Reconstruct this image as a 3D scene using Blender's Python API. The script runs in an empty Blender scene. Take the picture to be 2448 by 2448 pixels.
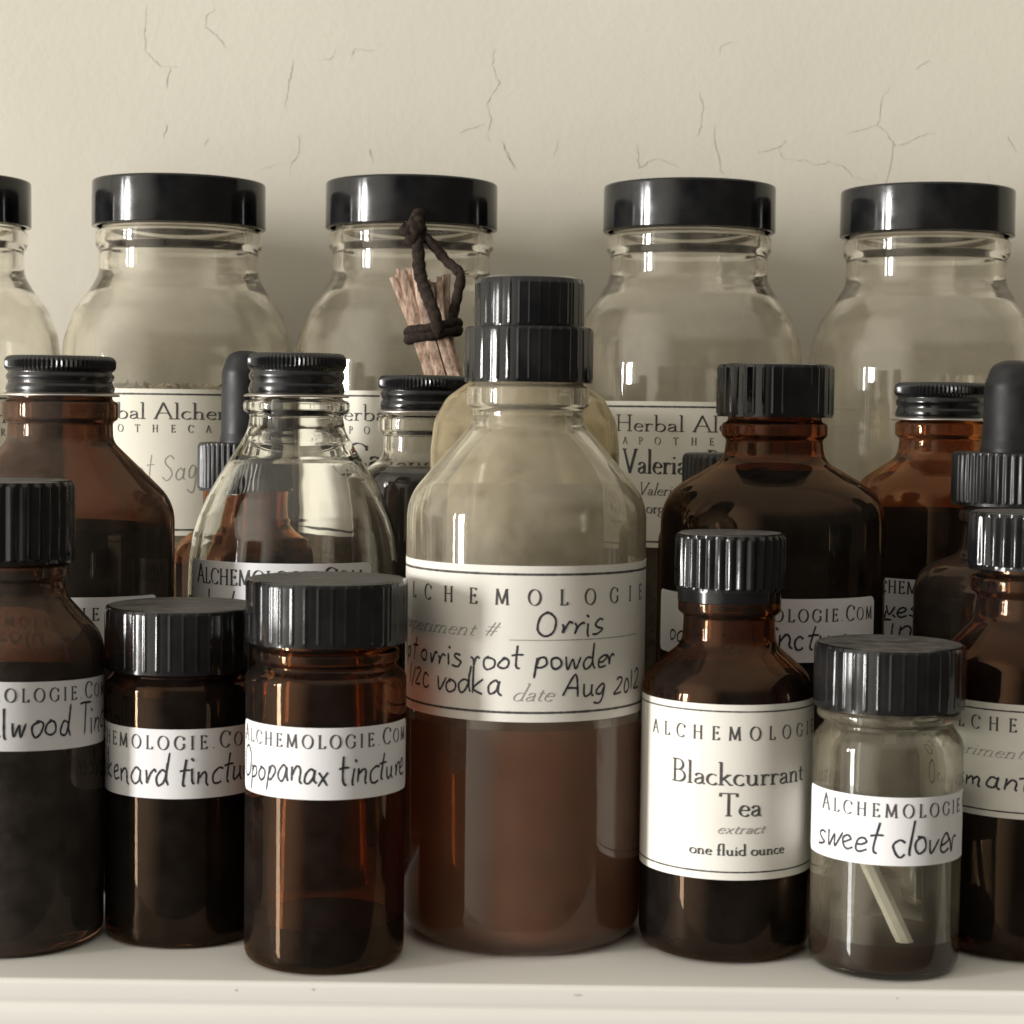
import bpy, bmesh, math, random
from mathutils import Vector, Matrix
random.seed(7)
MM = 0.001
SC = bpy.context.scene
COL = SC.collection

# ------------------------------------------------------------------ camera, world, lamps, exposure
cam_data = bpy.data.cameras.new("camera")
cam = bpy.data.objects.new("camera", cam_data)
COL.objects.link(cam)
cam.location = (0.0, 0.0, 0.104)
cam_data.lens = 67.64
cam_data.sensor_width = 36.0
cam_data.clip_start = 0.01
cam_data.clip_end = 50.0
cam.matrix_world = (Matrix.Translation(cam.location)
                    @ Matrix.Rotation(math.radians(90 - 3.012), 4, 'X')
                    @ Matrix.Rotation(math.radians(0.75), 4, 'Z'))
cam_data.dof.use_dof = True
cam_data.dof.focus_distance = 0.43
cam_data.dof.aperture_fstop = 52.0
SC.camera = cam

world = bpy.data.worlds.new("World")
SC.world = world
world.use_nodes = True
def room_glow():
    """dim room: dark on the right and behind, a broad soft glow of the daylit side on the left"""
    nt = world.node_tree
    bg = nt.nodes["Background"]
    bg.inputs[0].default_value = (1.0, 0.925, 0.80, 1)
    tc = nt.nodes.new('ShaderNodeTexCoord')
    dp = nt.nodes.new('ShaderNodeVectorMath')
    dp.operation = 'DOT_PRODUCT'
    a, e = math.radians(60), math.radians(8)
    dp.inputs[1].default_value = (-math.sin(a) * math.cos(e), -math.cos(a) * math.cos(e), math.sin(e))
    nt.links.new(tc.outputs['Generated'], dp.inputs[0])
    mr = nt.nodes.new('ShaderNodeMapRange')
    mr.interpolation_type = 'SMOOTHSTEP'
    mr.inputs['From Min'].default_value = 0.70
    mr.inputs['From Max'].default_value = 1.0
    mr.inputs['To Min'].default_value = ROOM_DARK
    mr.inputs['To Max'].default_value = ROOM_BRIGHT
    nt.links.new(dp.outputs['Value'], mr.inputs['Value'])
    sp = nt.nodes.new('ShaderNodeSeparateXYZ')          # pale ceiling overhead
    nt.links.new(tc.outputs['Generated'], sp.inputs[0])
    up = nt.nodes.new('ShaderNodeMapRange')
    up.interpolation_type = 'SMOOTHSTEP'
    up.inputs['From Min'].default_value = 0.30
    up.inputs['From Max'].default_value = 0.75
    up.inputs['To Min'].default_value = 0.0
    up.inputs['To Max'].default_value = CEILING
    nt.links.new(sp.outputs['Z'], up.inputs['Value'])
    ad = nt.nodes.new('ShaderNodeMath')
    ad.operation = 'ADD'
    nt.links.new(mr.outputs[0], ad.inputs[0])
    nt.links.new(up.outputs[0], ad.inputs[1])
    nt.links.new(ad.outputs[0], bg.inputs[1])
ROOM_DARK, ROOM_BRIGHT, CEILING = 0.135, 2.2, 0.82
room_glow()

def lamp(name, azim, elev, dist, sx, sy, power, colour):
    """a rectangular lamp aimed at the middle of the shelf; azim measured to the left of straight out of the wall"""
    d = bpy.data.lights.new(name, 'AREA')
    d.shape = 'RECTANGLE'
    d.size, d.size_y, d.energy, d.color = sx, sy, power, colour
    o = bpy.data.objects.new(name, d)
    COL.objects.link(o)
    a, e = math.radians(azim), math.radians(elev)
    c = Vector((0.0, 0.42, 0.10))
    dirv = Vector((-math.sin(a) * math.cos(e), -math.cos(a) * math.cos(e), math.sin(e)))
    o.location = c + dirv * dist
    o.rotation_euler = (-dirv).to_track_quat('-Z', 'Y').to_euler()
    return o

# one tall window far to the left: bright sky above, duller view below, and a narrow side light
lamp("window_light", 64, 3.8, 4.0, 0.40, 1.00, 183.0, (1.0, 0.99, 0.975))
lamp("window_side_light", 72, 3.8, 4.0, 0.10, 1.00, 31.0, (1.0, 0.99, 0.975))
lamp("window_middle_light", 64, -7.0, 4.0, 0.40, 0.47, 31.0, (1.0, 0.98, 0.95))
lamp("window_lower_light", 64, -16.2, 4.0, 0.40, 0.83, 19.0, (0.97, 0.98, 1.0))

vs = SC.view_settings
SC.display_settings.display_device = 'sRGB'
vs.view_transform = 'Standard'
vs.look = 'None'
vs.exposure = -0.12
vs.gamma = 1.0
vs.use_curve_mapping = False
cy = SC.cycles
cy.max_bounces = 20
cy.transmission_bounces = 18
cy.glossy_bounces = 8
cy.diffuse_bounces = 4
cy.transparent_max_bounces = 12
cy.caustics_reflective = True
cy.caustics_refractive = True
cy.blur_glossy = 0.3
cy.sample_clamp_indirect = 4.0
cy.use_denoising = True
try:
    cy.denoiser = 'OPENIMAGEDENOISE'
except Exception:
    pass

# BEGIN MEASURES (millimetres)
WALL_Y = 592.0
VESSELS = {'sandalwood': {'x': -97.39,
                'y': 372.32,
                'profile': [(18.05, 0.0, 3), (18.05, 58.98, 8), (10.87, 67.05, 6), (10.46, 70.15, 1), (11.38, 70.66, 1), (11.38, 73.04, 1), (10.05, 73.45, 1),
                            (10.05, 78.6, 0)],
                'cap': (12.21, 73.66, 89.4),
                'level': 52.24,
                'labels': [{'arc': (-26.18, 26.18),
                            'z': (39.51, 52.48),
                            'corner': 1.5,
                            'tilt': -0.035,
                            'paper': 'white',
                            'rules': [],
                            'lines': [('ALCHEMOLOGIE.COM', 'caps', -17.69, 24.37, 48.72, 2.54), ('Sandalwood Tinct', 'hand', -17.15, 26.27, 42.18, 6.05)]}]},
 'spikenard': {'x': -64.42,
               'y': 377.97,
               'profile': [(15.2, 0.0, 2.5), (15.2, 50.11, 3), (13.95, 51.38, 1), (13.54, 52.22, 1), (14.16, 52.64, 1), (14.16, 53.49, 0.5), (13.12, 53.7, 0.5),
                           (13.12, 58.75, 0)],
               'cap': (15.31, 52.85, 65.05),
               'level': 48.22,
               'labels': [{'arc': (-29.64, 19.76),
                           'z': (29.35, 42.66),
                           'corner': 1.5,
                           'tilt': 0.0,
                           'paper': 'white',
                           'rules': [],
                           'lines': [('ALCHEMOLOGIE.COM', 'caps', -28.12, 15.96, 38.8, 2.6), ('spikenard tincture', 'hand', -25.24, 17.03, 31.99, 6.0)]}]},
 'opopanax': {'x': -34.73,
              'y': 362.0,
              'profile': [(15.16, 0.0, 2.5), (15.16, 54.16, 3), (13.56, 55.37, 1), (12.96, 56.08, 1), (13.76, 56.98, 1), (13.76, 58.8, 1), (12.76, 59.2, 1),
                          (12.57, 66.04, 0)],
              'cap': (15.16, 60.31, 72.07),
              'level': 8.26,
              'labels': [{'arc': (-21.22, 21.22),
                          'z': (32.77, 45.98),
                          'corner': 1.5,
                          'tilt': 0.0,
                          'paper': 'white',
                          'rules': [],
                          'lines': [('ALCHEMOLOGIE.COM', 'caps', -20.31, 19.71, 42.2, 2.48), ('Opopanax tincture', 'hand', -20.54, 18.95, 35.69, 5.73)]}]},
 'orris': {'x': 2.93,
           'y': 382.49,
           'profile': [(23.81, 0.0, 8), (23.81, 86.66, 11), (11.8, 100.78, 4), (10.96, 102.88, 2), (10.96, 104.35, 1), (12.22, 104.98, 1.5), (12.22, 108.76, 1.5),
                       (10.75, 109.18, 1), (10.75, 112.95, 0)],
           'cap': (12.64, 109.6, 120.49),
           'dome': (10.75, 120.91, 130.31),
           'level': 43.65,
           'labels': [{'arc': (-45.25, 45.25),
                       'z': (45.6, 75.04),
                       'corner': 0.1,
                       'tilt': 0.0,
                       'paper': 'cream',
                       'rules': [(73.45, 0.45), (47.4, 0.45)],
                       'lines': [('ALCHEMOLOGIE', 'wide', -33.34, 29.53, 67.68, 2.96), ('experiment #', 'script', -32.15, -5.48, 61.6, 3.16),
                                 ('Orris', 'hand', 1.9, 15.64, 62.0, 5.14), ('@', 'line', -2.96, 26.81, 61.1, 0.2),
                                 ('1pt orris root powder', 'hand', -32.15, 19.05, 55.71, 4.55), ('1/2c vodka', 'hand', -29.29, -4.52, 50.71, 4.94),
                                 ('date', 'script', -2.53, 5.31, 49.61, 3.36), ('Aug 2012', 'hand', 7.06, 28.39, 50.31, 4.55)]}]},
 'blackcurrant': {'x': 42.62,
                  'y': 373.62,
                  'profile': [(16.67, 0.0, 7), (16.67, 52.87, 7), (9.06, 59.42, 4), (8.85, 64.82, 1), (9.98, 65.65, 1), (9.98, 67.93, 1), (8.65, 68.35, 1),
                              (8.65, 73.11, 0)],
                  'cap': (10.5, 69.8, 80.97),
                  'skirt': (10.09, 67.73, 69.8),
                  'level': 23.07,
                  'labels': [{'arc': (-29.18, 28.68),
                              'z': (16.54, 49.67),
                              'corner': 0.1,
                              'tilt': 0.0,
                              'paper': 'cream',
                              'rules': [(48.38, 0.3), (18.05, 0.3)],
                              'lines': [('ALCHEMOLOGIE', 'wide', -16.61, 22.5, 42.99, 2.56), ('Blackcurrant', 'book', -11.09, 17.4, 34.5, 4.33),
                                        ('Tea', 'book', -1.24, 6.88, 28.69, 4.33), ('extract', 'script', -1.65, 7.45, 25.38, 2.16),
                                        ('one fluid ounce', 'book', -6.77, 12.17, 21.26, 2.16)]}]},
 'clover': {'x': 71.69,
            'y': 361.5,
            'profile': [(14.04, 0.0, 3), (14.04, 43.32, 4), (11.95, 45.95, 2), (11.85, 46.55, 1), (13.34, 47.16, 1.2), (13.34, 48.77, 1), (12.15, 49.07, 1),
                        (12.15, 56.43, 0)],
            'cap': (14.04, 49.38, 61.26),
            'level': 6.54,
            'labels': [{'arc': (-19.94, 30.89),
                        'z': (21.89, 34.49),
                        'corner': 1.5,
                        'tilt': 0.0,
                        'paper': 'white',
                        'rules': [],
                        'lines': [('ALCHEMOLOGIE.COM', 'caps', -13.62, 28.08, 30.78, 2.49), ('sweet clover', 'hand', -14.88, 15.52, 24.04, 5.93)]}],
            'stick_top': (68.31, 19.43),
            'stick_bot': (75.33, 3.92)},
 'osmanthus': {'x': 101.89,
               'y': 377.34,
               'profile': [(17.46, 0.0, 6), (17.46, 56.81, 8), (10.4, 64.68, 4), (9.77, 69.18, 1), (11.23, 70.02, 1), (11.23, 72.74, 1), (9.56, 73.16, 1),
                           (9.56, 78.8, 0)],
               'cap': (11.64, 74.41, 85.58),
               'level': 39.97,
               'labels': [{'arc': (-30.56, 30.56),
                           'z': (28.01, 49.77),
                           'corner': 0.1,
                           'tilt': 0.0,
                           'paper': 'cream',
                           'rules': [(48.46, 0.3), (29.22, 0.3)],
                           'lines': [('ALCHEMOLOGIE', 'wide', -17.46, 23.58, 44.54, 2.58), ('experiment #', 'script', -20.08, 3.49, 39.51, 2.58),
                                     ('Osmanthus', 'hand', -18.69, 10.3, 33.46, 4.96)]}]},
 'amber_left': {'x': -99.91,
                'y': 425.0,
                'profile': [(24.94, 0.0, 6), (24.94, 82.79, 11), (11.47, 96.03, 4), (11.36, 100.13, 1), (12.53, 100.94, 1.2), (12.53, 104.68, 1), (11.24, 105.03, 1),
                            (11.24, 111.45, 0)],
                'cap': (11.83, 106.08, 114.71),
                'level': 77.51,
                'labels': [{'arc': (-31.17, 23.69),
                            'z': (49.64, 63.77),
                            'corner': 1.5,
                            'tilt': -0.02,
                            'paper': 'white',
                            'rules': [],
                            'lines': [('ALCHEMOLOGIE.COM', 'caps', -27.43, 20.45, 58.88, 2.65), ('benzoin tinct', 'hand', -24.94, 14.96, 53.31, 5.51)]}]},
 'clear_drop': {'x': -49.51,
                'y': 440.0,
                'profile': [(24.36, 0.0, 6), (24.36, 63.27, 6), (24.12, 69.37, 8), (23.27, 75.09, 8), (21.94, 79.47, 8), (20.12, 83.6, 8), (17.82, 87.85, 8),
                            (15.27, 91.98, 8), (12.85, 95.73, 7), (11.15, 98.88, 6), (10.55, 102.27, 1), (12.12, 103.23, 1.3), (12.12, 105.53, 1.3), (10.42, 105.89, 1),
                            (10.42, 113.62, 0)],
                'cap': (11.03, 106.62, 116.39),
                'level': 61.44,
                'labels': [{'arc': (-29.24, 18.27),
                            'z': (55.71, 70.25),
                            'corner': 1.5,
                            'tilt': 0.0,
                            'paper': 'white',
                            'rules': [],
                            'lines': [('ALCHEMOLOGIE.COM', 'caps', -26.31, 15.84, 65.18, 3.44), ('labdanum', 'hand', -21.93, 9.75, 58.6, 5.73)]}]},
 'amber_right': {'x': 56.46,
                 'y': 416.0,
                 'profile': [(24.18, 0.0, 6), (24.18, 86.42, 11), (10.89, 94.1, 6), (10.31, 98.45, 1), (11.35, 99.37, 1), (11.35, 102.0, 1), (10.08, 102.34, 1),
                             (10.08, 108.74, 0)],
                 'cap': (12.49, 103.37, 114.67),
                 'level': 91.58,
                 'labels': [{'arc': (-31.92, 26.12),
                             'z': (53.23, 66.3),
                             'corner': 1.5,
                             'tilt': 0.0,
                             'paper': 'white',
                             'rules': [],
                             'lines': [('ALCHEMOLOGIE.COM', 'caps', -15.96, 25.15, 61.62, 2.59), ('oakmoss tincture', 'hand', -25.87, 17.65, 55.95, 5.4)]}]},
 'dropper_right': {'x': 107.79,
                   'y': 416.0,
                   'profile': [(20.06, 0.0, 6), (20.06, 70.64, 9), (10.31, 74.32, 4), (9.63, 80.77, 1), (10.77, 81.46, 1), (10.77, 83.98, 1), (9.4, 84.44, 1),
                               (9.4, 88.8, 0)],
                   'cap': (12.38, 85.02, 96.48),
                   'bulb': (6.3, 96.02, 116.24),
                   'level': 62.33},
 'dome': {'x': 2.75,
          'y': 438.0,
          'profile': [(21.48, 0.0, 5), (21.48, 95.01, 6), (20.75, 101.63, 6), (17.98, 106.81, 6), (13.51, 110.05, 5), (11.1, 111.13, 2), (10.38, 114.25, 1),
                      (10.62, 120.25, 0)],
          'cap': (11.58, 113.29, 120.25),
          'level': 88.97},
 'dropper_left': {'x': -67.86,
                  'y': 488.0,
                  'profile': [(17.75, 0.0, 5), (17.75, 68.8, 6), (11.02, 74.2, 3), (10.49, 79.59, 1), (10.49, 86.32, 0)],
                  'cap': (11.7, 82.96, 95.06),
                  'bulb': (6.18, 94.39, 118.24),
                  'level': 64.74},
 'small_clear': {'x': -22.38,
                 'y': 484.0,
                 'profile': [(16.0, 0.0, 4), (16.0, 87.99, 6), (10.27, 92.13, 4), (10.13, 97.72, 1), (11.47, 98.65, 1), (11.47, 101.98, 1), (10.0, 102.51, 1),
                             (10.0, 109.69, 0)],
                 'cap': (11.33, 103.31, 112.48),
                 'level': 88.13},
 'hidden_cap': {'x': 52.09,
                'y': 470.0,
                'profile': [(16.18, 0.0, 5), (16.18, 75.54, 7), (9.32, 81.38, 3), (9.06, 88.51, 0)],
                'cap': (10.49, 84.62, 94.34),
                'level': 74.24},
 'amber_far': {'x': 101.74,
               'y': 458.0,
               'profile': [(20.19, 0.0, 6), (20.19, 87.69, 9), (10.09, 94.37, 4), (9.59, 98.66, 1), (10.72, 99.54, 1), (10.72, 102.44, 1), (9.46, 102.81, 1),
                           (9.46, 109.73, 0)],
               'cap': (10.85, 103.19, 111.99),
               'level': 82.0,
               'labels': [{'arc': (-15.75, 18.17),
                           'z': (51.42, 66.5),
                           'corner': 1.5,
                           'tilt': 0.0,
                           'paper': 'white',
                           'rules': [],
                           'lines': [('ALCHEMOLOGIE.COM', 'caps', -19.18, 19.18, 63.1, 2.89), ('cloves', 'hand', -20.59, -3.63, 57.99, 4.82),
                                     ('tincture', 'hand', -14.53, 14.13, 53.25, 6.03)]}]},
 'jar0': {'x': -159.68,
          'y': 540.0,
          'profile': [(32.13, 0.0, 6), (32.13, 116.14, 10), (31.39, 122.8, 10), (28.71, 130.18, 10), (24.69, 135.64, 6), (22.02, 140.21, 6), (21.87, 146.68, 2),
                      (22.91, 148.45, 1.5), (22.91, 152.27, 1.5), (21.12, 152.71, 1), (21.12, 159.61, 0)],
          'cap': (23.95, 153.44, 166.21),
          'level': 104.14,
          'labels': [{'arc': (-39.2, 45.63),
                      'z': (68.14, 106.92),
                      'corner': 0.1,
                      'tilt': 0.0,
                      'paper': 'old',
                      'rules': [(105.53, 0.5), (69.69, 0.5)],
                      'lines': [('Herbal Alchemologie', 'book', -25.06, 35.99, 98.97, 4.34), ('APOTHECARY', 'wide', -22.49, 21.21, 95.47, 1.96)]}]},
 'jar1': {'x': -93.84,
          'y': 540.0,
          'profile': [(32.13, 0.0, 6), (32.13, 116.11, 10), (31.39, 122.77, 10), (28.71, 130.15, 10), (24.69, 135.61, 6), (22.02, 140.18, 6), (21.87, 146.66, 2),
                      (22.91, 148.42, 1.5), (22.91, 152.24, 1.5), (21.12, 152.68, 1), (21.12, 159.59, 0)],
          'cap': (23.95, 153.42, 166.18),
          'level': 109.01,
          'labels': [{'arc': (-42.41, 42.41),
                      'z': (69.81, 108.57),
                      'corner': 0.1,
                      'tilt': 0.0,
                      'paper': 'old',
                      'rules': [(107.17, 0.5), (71.35, 0.5)],
                      'lines': [('Herbal Alchemologie', 'book', -28.28, 32.77, 100.62, 4.34), ('APOTHECARY', 'wide', -25.71, 17.99, 97.13, 1.96),
                                ('Root Sage', 'pen', -17.51, 7.58, 84.54, 7.28)]}]},
 'jar2': {'x': -29.05,
          'y': 540.0,
          'profile': [(32.13, 0.0, 6), (32.13, 116.67, 10), (31.39, 123.32, 10), (28.71, 130.7, 10), (24.69, 136.16, 6), (22.02, 140.73, 6), (21.87, 147.21, 2),
                      (22.91, 148.97, 1.5), (22.91, 152.79, 1.5), (21.12, 153.23, 1), (21.12, 160.13, 0)],
          'cap': (23.95, 153.97, 166.73),
          'level': 105.85,
          'labels': [{'arc': (-38.24, 46.59),
                      'z': (70.05, 108.81),
                      'corner': 0.1,
                      'tilt': 0.0,
                      'paper': 'old',
                      'rules': [(107.42, 0.5), (71.59, 0.5)],
                      'lines': [('Herbal Alchemologie', 'book', -24.1, 36.95, 100.86, 4.34), ('APOTHECARY', 'wide', -21.53, 22.17, 97.37, 1.96),
                                ('Calendula', 'book', -17.67, 19.28, 88.42, 6.44)]}]},
 'jar4': {'x': 48.33,
          'y': 540.0,
          'profile': [(32.13, 0.0, 6), (32.13, 116.79, 10), (31.39, 123.45, 10), (28.71, 130.83, 10), (24.69, 136.29, 6), (22.02, 140.85, 6), (21.87, 147.33, 2),
                      (22.91, 149.09, 1.5), (22.91, 152.92, 1.5), (21.12, 153.36, 1), (21.12, 160.26, 0)],
          'cap': (23.95, 154.09, 166.86),
          'level': 104.64,
          'labels': [{'arc': (-34.06, 50.77),
                      'z': (68.2, 106.98),
                      'corner': 0.1,
                      'tilt': 0.0,
                      'paper': 'old',
                      'rules': [(105.58, 0.5), (69.75, 0.5)],
                      'lines': [('Herbal Alchemologie', 'book', -19.92, 41.13, 99.02, 4.34), ('APOTHECARY', 'wide', -17.35, 26.35, 95.53, 1.96),
                                ('Valerian Root', 'book', -17.35, 17.67, 87.84, 6.44), ('Valeriana officinalis', 'bookit', -12.85, 17.67, 82.1, 3.36),
                                ('organic', 'book', -10.19, 0.96, 77.33, 3.36)]}]},
 'jar5': {'x': 114.61,
          'y': 540.0,
          'profile': [(32.13, 0.0, 6), (32.13, 116.48, 10), (31.39, 123.13, 10), (28.71, 130.51, 10), (24.69, 135.97, 6), (22.02, 140.54, 6), (21.87, 147.02, 2),
                      (22.91, 148.78, 1.5), (22.91, 152.6, 1.5), (21.12, 153.04, 1), (21.12, 159.94, 0)],
          'cap': (23.95, 153.78, 166.54),
          'level': 57.09}}
CRACKS = [[(113.73, 204.14), (110.54, 200.02), (110.27, 193.9), (109.32, 192.26), (112.41, 190.25), (114.71, 187.02), (114.24, 182.51), (113.14, 176.77), (112.18, 171.85)], [(109.32, 192.26), (105.8, 191.23), (100.48, 189.69)], [(114.73, 186.2), (119.08, 187.07), (122.74, 189.16), (127.24, 190.45)], [(81.98, 187.41), (79.72, 185.17), (76.68, 184.48), (73.4, 183.62)], [(79.72, 185.17), (80.85, 182.08), (87.88, 181.35), (91.61, 180.18), (95.31, 181.04), (99.87, 179.87), (102.83, 176.64), (106.98, 175.46)], [(55.34, 202.16), (56.42, 196.87), (56.17, 192.38), (54.93, 188.28)], [(60.05, 192.43), (60.15, 186.72), (61.46, 182.65), (61.95, 178.56), (63.22, 176.94)], [(36.68, 185.6), (37.21, 178.24), (40.06, 180.32), (42.93, 181.59), (49.58, 178.81)], [(61.3, 213.23), (61.67, 215.67), (64.93, 216.93)], [(121.01, 209.52), (125.06, 212.02)], [(149.51, 189.51), (151.23, 186.67), (152.53, 184.65)], [(-4.54, 185.88), (-2.0, 180.19), (-0.31, 177.35)], [(12.35, 186.51), (11.98, 183.64), (11.18, 181.59)], [(-113.28, 225.57), (-113.66, 217.45), (-113.48, 211.76), (-108.7, 207.35), (-103.35, 207.42)], [(-105.98, 206.98), (-106.62, 202.9), (-107.11, 200.45)], [(-92.33, 225.03), (-94.78, 222.57), (-95.59, 219.31), (-91.88, 216.92), (-88.73, 212.89)], [(-68.81, 210.31), (-68.55, 207.46), (-69.75, 202.56), (-70.77, 195.21)], [(-59.35, 210.02), (-56.64, 210.46), (-55.68, 213.32)], [(-50.89, 210.94), (-49.92, 213.23), (-43.75, 212.66)], [(-66.59, 187.1), (-66.31, 182.2), (-69.0, 178.07), (-69.39, 175.2)], [(-77.65, 176.73), (-73.54, 178.02)], [(-7.17, 213.95), (-7.93, 209.06), (-5.8, 203.39), (-7.82, 200.1), (-9.43, 197.23), (-8.14, 192.76), (-9.07, 187.85), (-8.05, 185.41)], [(-10.18, 191.1), (-15.93, 189.39), (-17.55, 187.74)], [(-3.93, 185.46), (-2.63, 180.57), (-0.53, 178.14)], [(-45.12, 183.29), (-44.01, 179.22)], [(-106.99, 189.84), (-107.8, 185.75)], [(-95.42, 183.46), (-94.2, 185.92)]]
BUNDLE = {'top': (-25.61, 513.5, 141.61), 'wrap': (-21.45, 509.5, 123.7), 'low': (-15.53, 501.0, 105.86), 'knot': (-26.87, 514.0, 151.85), 'loopr': (-14.57, 512.0, 139.83), 'hang': (-25.91, 516.5, 155.47)}
# END MEASURES

# ------------------------------------------------------------------ materials
def new_mat(name):
    m = bpy.data.materials.new(name)
    m.use_nodes = True
    nt = m.node_tree
    for n in list(nt.nodes):
        if n.type != 'OUTPUT_MATERIAL':
            nt.nodes.remove(n)
    return m, nt, [n for n in nt.nodes if n.type == 'OUTPUT_MATERIAL'][0]

def node(nt, kind, **kw):
    n = nt.nodes.new(kind)
    for k, v in kw.items():
        if k.startswith('i_'):
            n.inputs[k[2:].replace('_', ' ')].default_value = v
        else:
            setattr(n, k, v)
    return n

def rgba(c):
    return (c[0], c[1], c[2], 1.0)

def noise(nt, scale, detail=4.0, rough=0.55, coords='Object', stretch=None):
    tc = node(nt, 'ShaderNodeTexCoord')
    out = tc.outputs[coords]
    if stretch:
        mp = node(nt, 'ShaderNodeMapping')
        mp.inputs['Scale'].default_value = stretch
        nt.links.new(out, mp.inputs['Vector'])
        out = mp.outputs[0]
    n = node(nt, 'ShaderNodeTexNoise')
    n.inputs['Scale'].default_value = scale
    n.inputs['Detail'].default_value = detail
    n.inputs['Roughness'].default_value = rough
    nt.links.new(out, n.inputs['Vector'])
    return n.outputs['Fac']

def remap(nt, sock, a, b, lo, hi):
    r = node(nt, 'ShaderNodeMapRange')
    r.inputs['From Min'].default_value = a
    r.inputs['From Max'].default_value = b
    r.inputs['To Min'].default_value = lo
    r.inputs['To Max'].default_value = hi
    nt.links.new(sock, r.inputs['Value'])
    return r.outputs[0]

def two_colour(nt, fac, c0, c1):
    mx = node(nt, 'ShaderNodeMix', data_type='RGBA')
    mx.inputs['A'].default_value = rgba(c0)
    mx.inputs['B'].default_value = rgba(c1)
    nt.links.new(fac, mx.inputs['Factor'])
    return mx.outputs['Result']

def bump(nt, sock, strength, dist):
    b = node(nt, 'ShaderNodeBump')
    b.inputs['Strength'].default_value = strength
    b.inputs['Distance'].default_value = dist
    nt.links.new(sock, b.inputs['Height'])
    return b.outputs[0]

def surface(name, c0, c1, scale, rough, rough2=None, spec=0.5, metallic=0.0, bump_scale=None, bump_strength=0.2,
            bump_dist=0.0002, stretch=None, a=0.35, b=0.65):
    m, nt, out = new_mat(name)
    p = node(nt, 'ShaderNodeBsdfPrincipled')
    f = remap(nt, noise(nt, scale, stretch=stretch), a, b, 0, 1)
    nt.links.new(two_colour(nt, f, c0, c1), p.inputs['Base Color'])
    nt.links.new(remap(nt, f, 0, 1, rough, rough if rough2 is None else rough2), p.inputs['Roughness'])
    p.inputs['Specular IOR Level'].default_value = spec
    p.inputs['Metallic'].default_value = metallic
    if bump_scale:
        nt.links.new(bump(nt, noise(nt, bump_scale, stretch=stretch), bump_strength, bump_dist), p.inputs['Normal'])
    nt.links.new(p.outputs[0], out.inputs['Surface'])
    return m

def glass(name, colour, dust=0.04, dust_max=0.12, dust_colour=(0.42, 0.38, 0.33), ior=1.47, wavy=0.0, wavy_scale=60.0, rough=0.0, stretch=None, low=None):
    """refracting glass with a thin uneven film of dust on it"""
    m, nt, out = new_mat(name)
    g = node(nt, 'ShaderNodeBsdfGlass')
    g.inputs['Color'].default_value = rgba(colour)
    g.inputs['Roughness'].default_value = rough
    g.inputs['IOR'].default_value = ior
    if wavy:
        nt.links.new(bump(nt, noise(nt, wavy_scale, 2.0, stretch=stretch), wavy, 0.001), g.inputs['Normal'])
    d = node(nt, 'ShaderNodeBsdfDiffuse')
    d.inputs['Color'].default_value = rgba(dust_colour)
    mix = node(nt, 'ShaderNodeMixShader')
    f = remap(nt, noise(nt, 140.0, 8.0, 0.7), 0.35, 0.7, dust, dust_max)
    if low:                     # residue dried on the glass above the liquid only
        tc = node(nt, 'ShaderNodeTexCoord')
        sp = node(nt, 'ShaderNodeSeparateXYZ')
        nt.links.new(tc.outputs['Object'], sp.inputs[0])
        zf = remap(nt, sp.outputs['Z'], low[0], low[1], 0.12, 1.0)
        mu = node(nt, 'ShaderNodeMath', operation='MULTIPLY')
        nt.links.new(f, mu.inputs[0])
        nt.links.new(zf, mu.inputs[1])
        f = mu.outputs[0]
    nt.links.new(f, mix.inputs[0])
    nt.links.new(g.outputs[0], mix.inputs[1])
    nt.links.new(d.outputs[0], mix.inputs[2])
    nt.links.new(mix.outputs[0], out.inputs['Surface'])
    return m

def liquid_mat(name, diffuse, translucent, clear, f_trans=0.35, f_clear=0.15):
    """cloudy liquid: part of the light comes back, part goes through"""
    m, nt, out = new_mat(name)
    d = node(nt, 'ShaderNodeBsdfDiffuse')
    cn = noise(nt, 45.0, 5.0)
    nt.links.new(two_colour(nt, remap(nt, cn, 0.35, 0.65, 0, 1), diffuse, tuple(c * 0.72 for c in diffuse)), d.inputs['Color'])
    t = node(nt, 'ShaderNodeBsdfTranslucent')
    t.inputs['Color'].default_value = rgba(translucent)
    mx = node(nt, 'ShaderNodeMixShader')
    mx.inputs[0].default_value = f_trans
    nt.links.new(d.outputs[0], mx.inputs[1])
    nt.links.new(t.outputs[0], mx.inputs[2])
    tr = node(nt, 'ShaderNodeBsdfTransparent')
    tr.inputs['Color'].default_value = rgba(clear)
    mx2 = node(nt, 'ShaderNodeMixShader')
    mx2.inputs[0].default_value = f_clear
    nt.links.new(mx.outputs[0], mx2.inputs[1])
    nt.links.new(tr.outputs[0], mx2.inputs[2])
    nt.links.new(mx2.outputs[0], out.inputs['Surface'])
    return m

def paper_mat(name, c0, c1):
    m, nt, out = new_mat(name)
    f = remap(nt, noise(nt, 60.0, 6.0), 0.3, 0.7, 0, 1)
    col = two_colour(nt, f, c0, c1)
    p = node(nt, 'ShaderNodeBsdfPrincipled')
    nt.links.new(col, p.inputs['Base Color'])
    p.inputs['Roughness'].default_value = 0.62
    p.inputs['Specular IOR Level'].default_value = 0.25
    nt.links.new(bump(nt, noise(nt, 1800.0, 3.0), 0.12, 0.0001), p.inputs['Normal'])
    t = node(nt, 'ShaderNodeBsdfTranslucent')
    nt.links.new(col, t.inputs['Color'])
    mx = node(nt, 'ShaderNodeMixShader')
    mx.inputs[0].default_value = 0.12
    nt.links.new(p.outputs[0], mx.inputs[1])
    nt.links.new(t.outputs[0], mx.inputs[2])
    nt.links.new(mx.outputs[0], out.inputs['Surface'])
    return m

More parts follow.
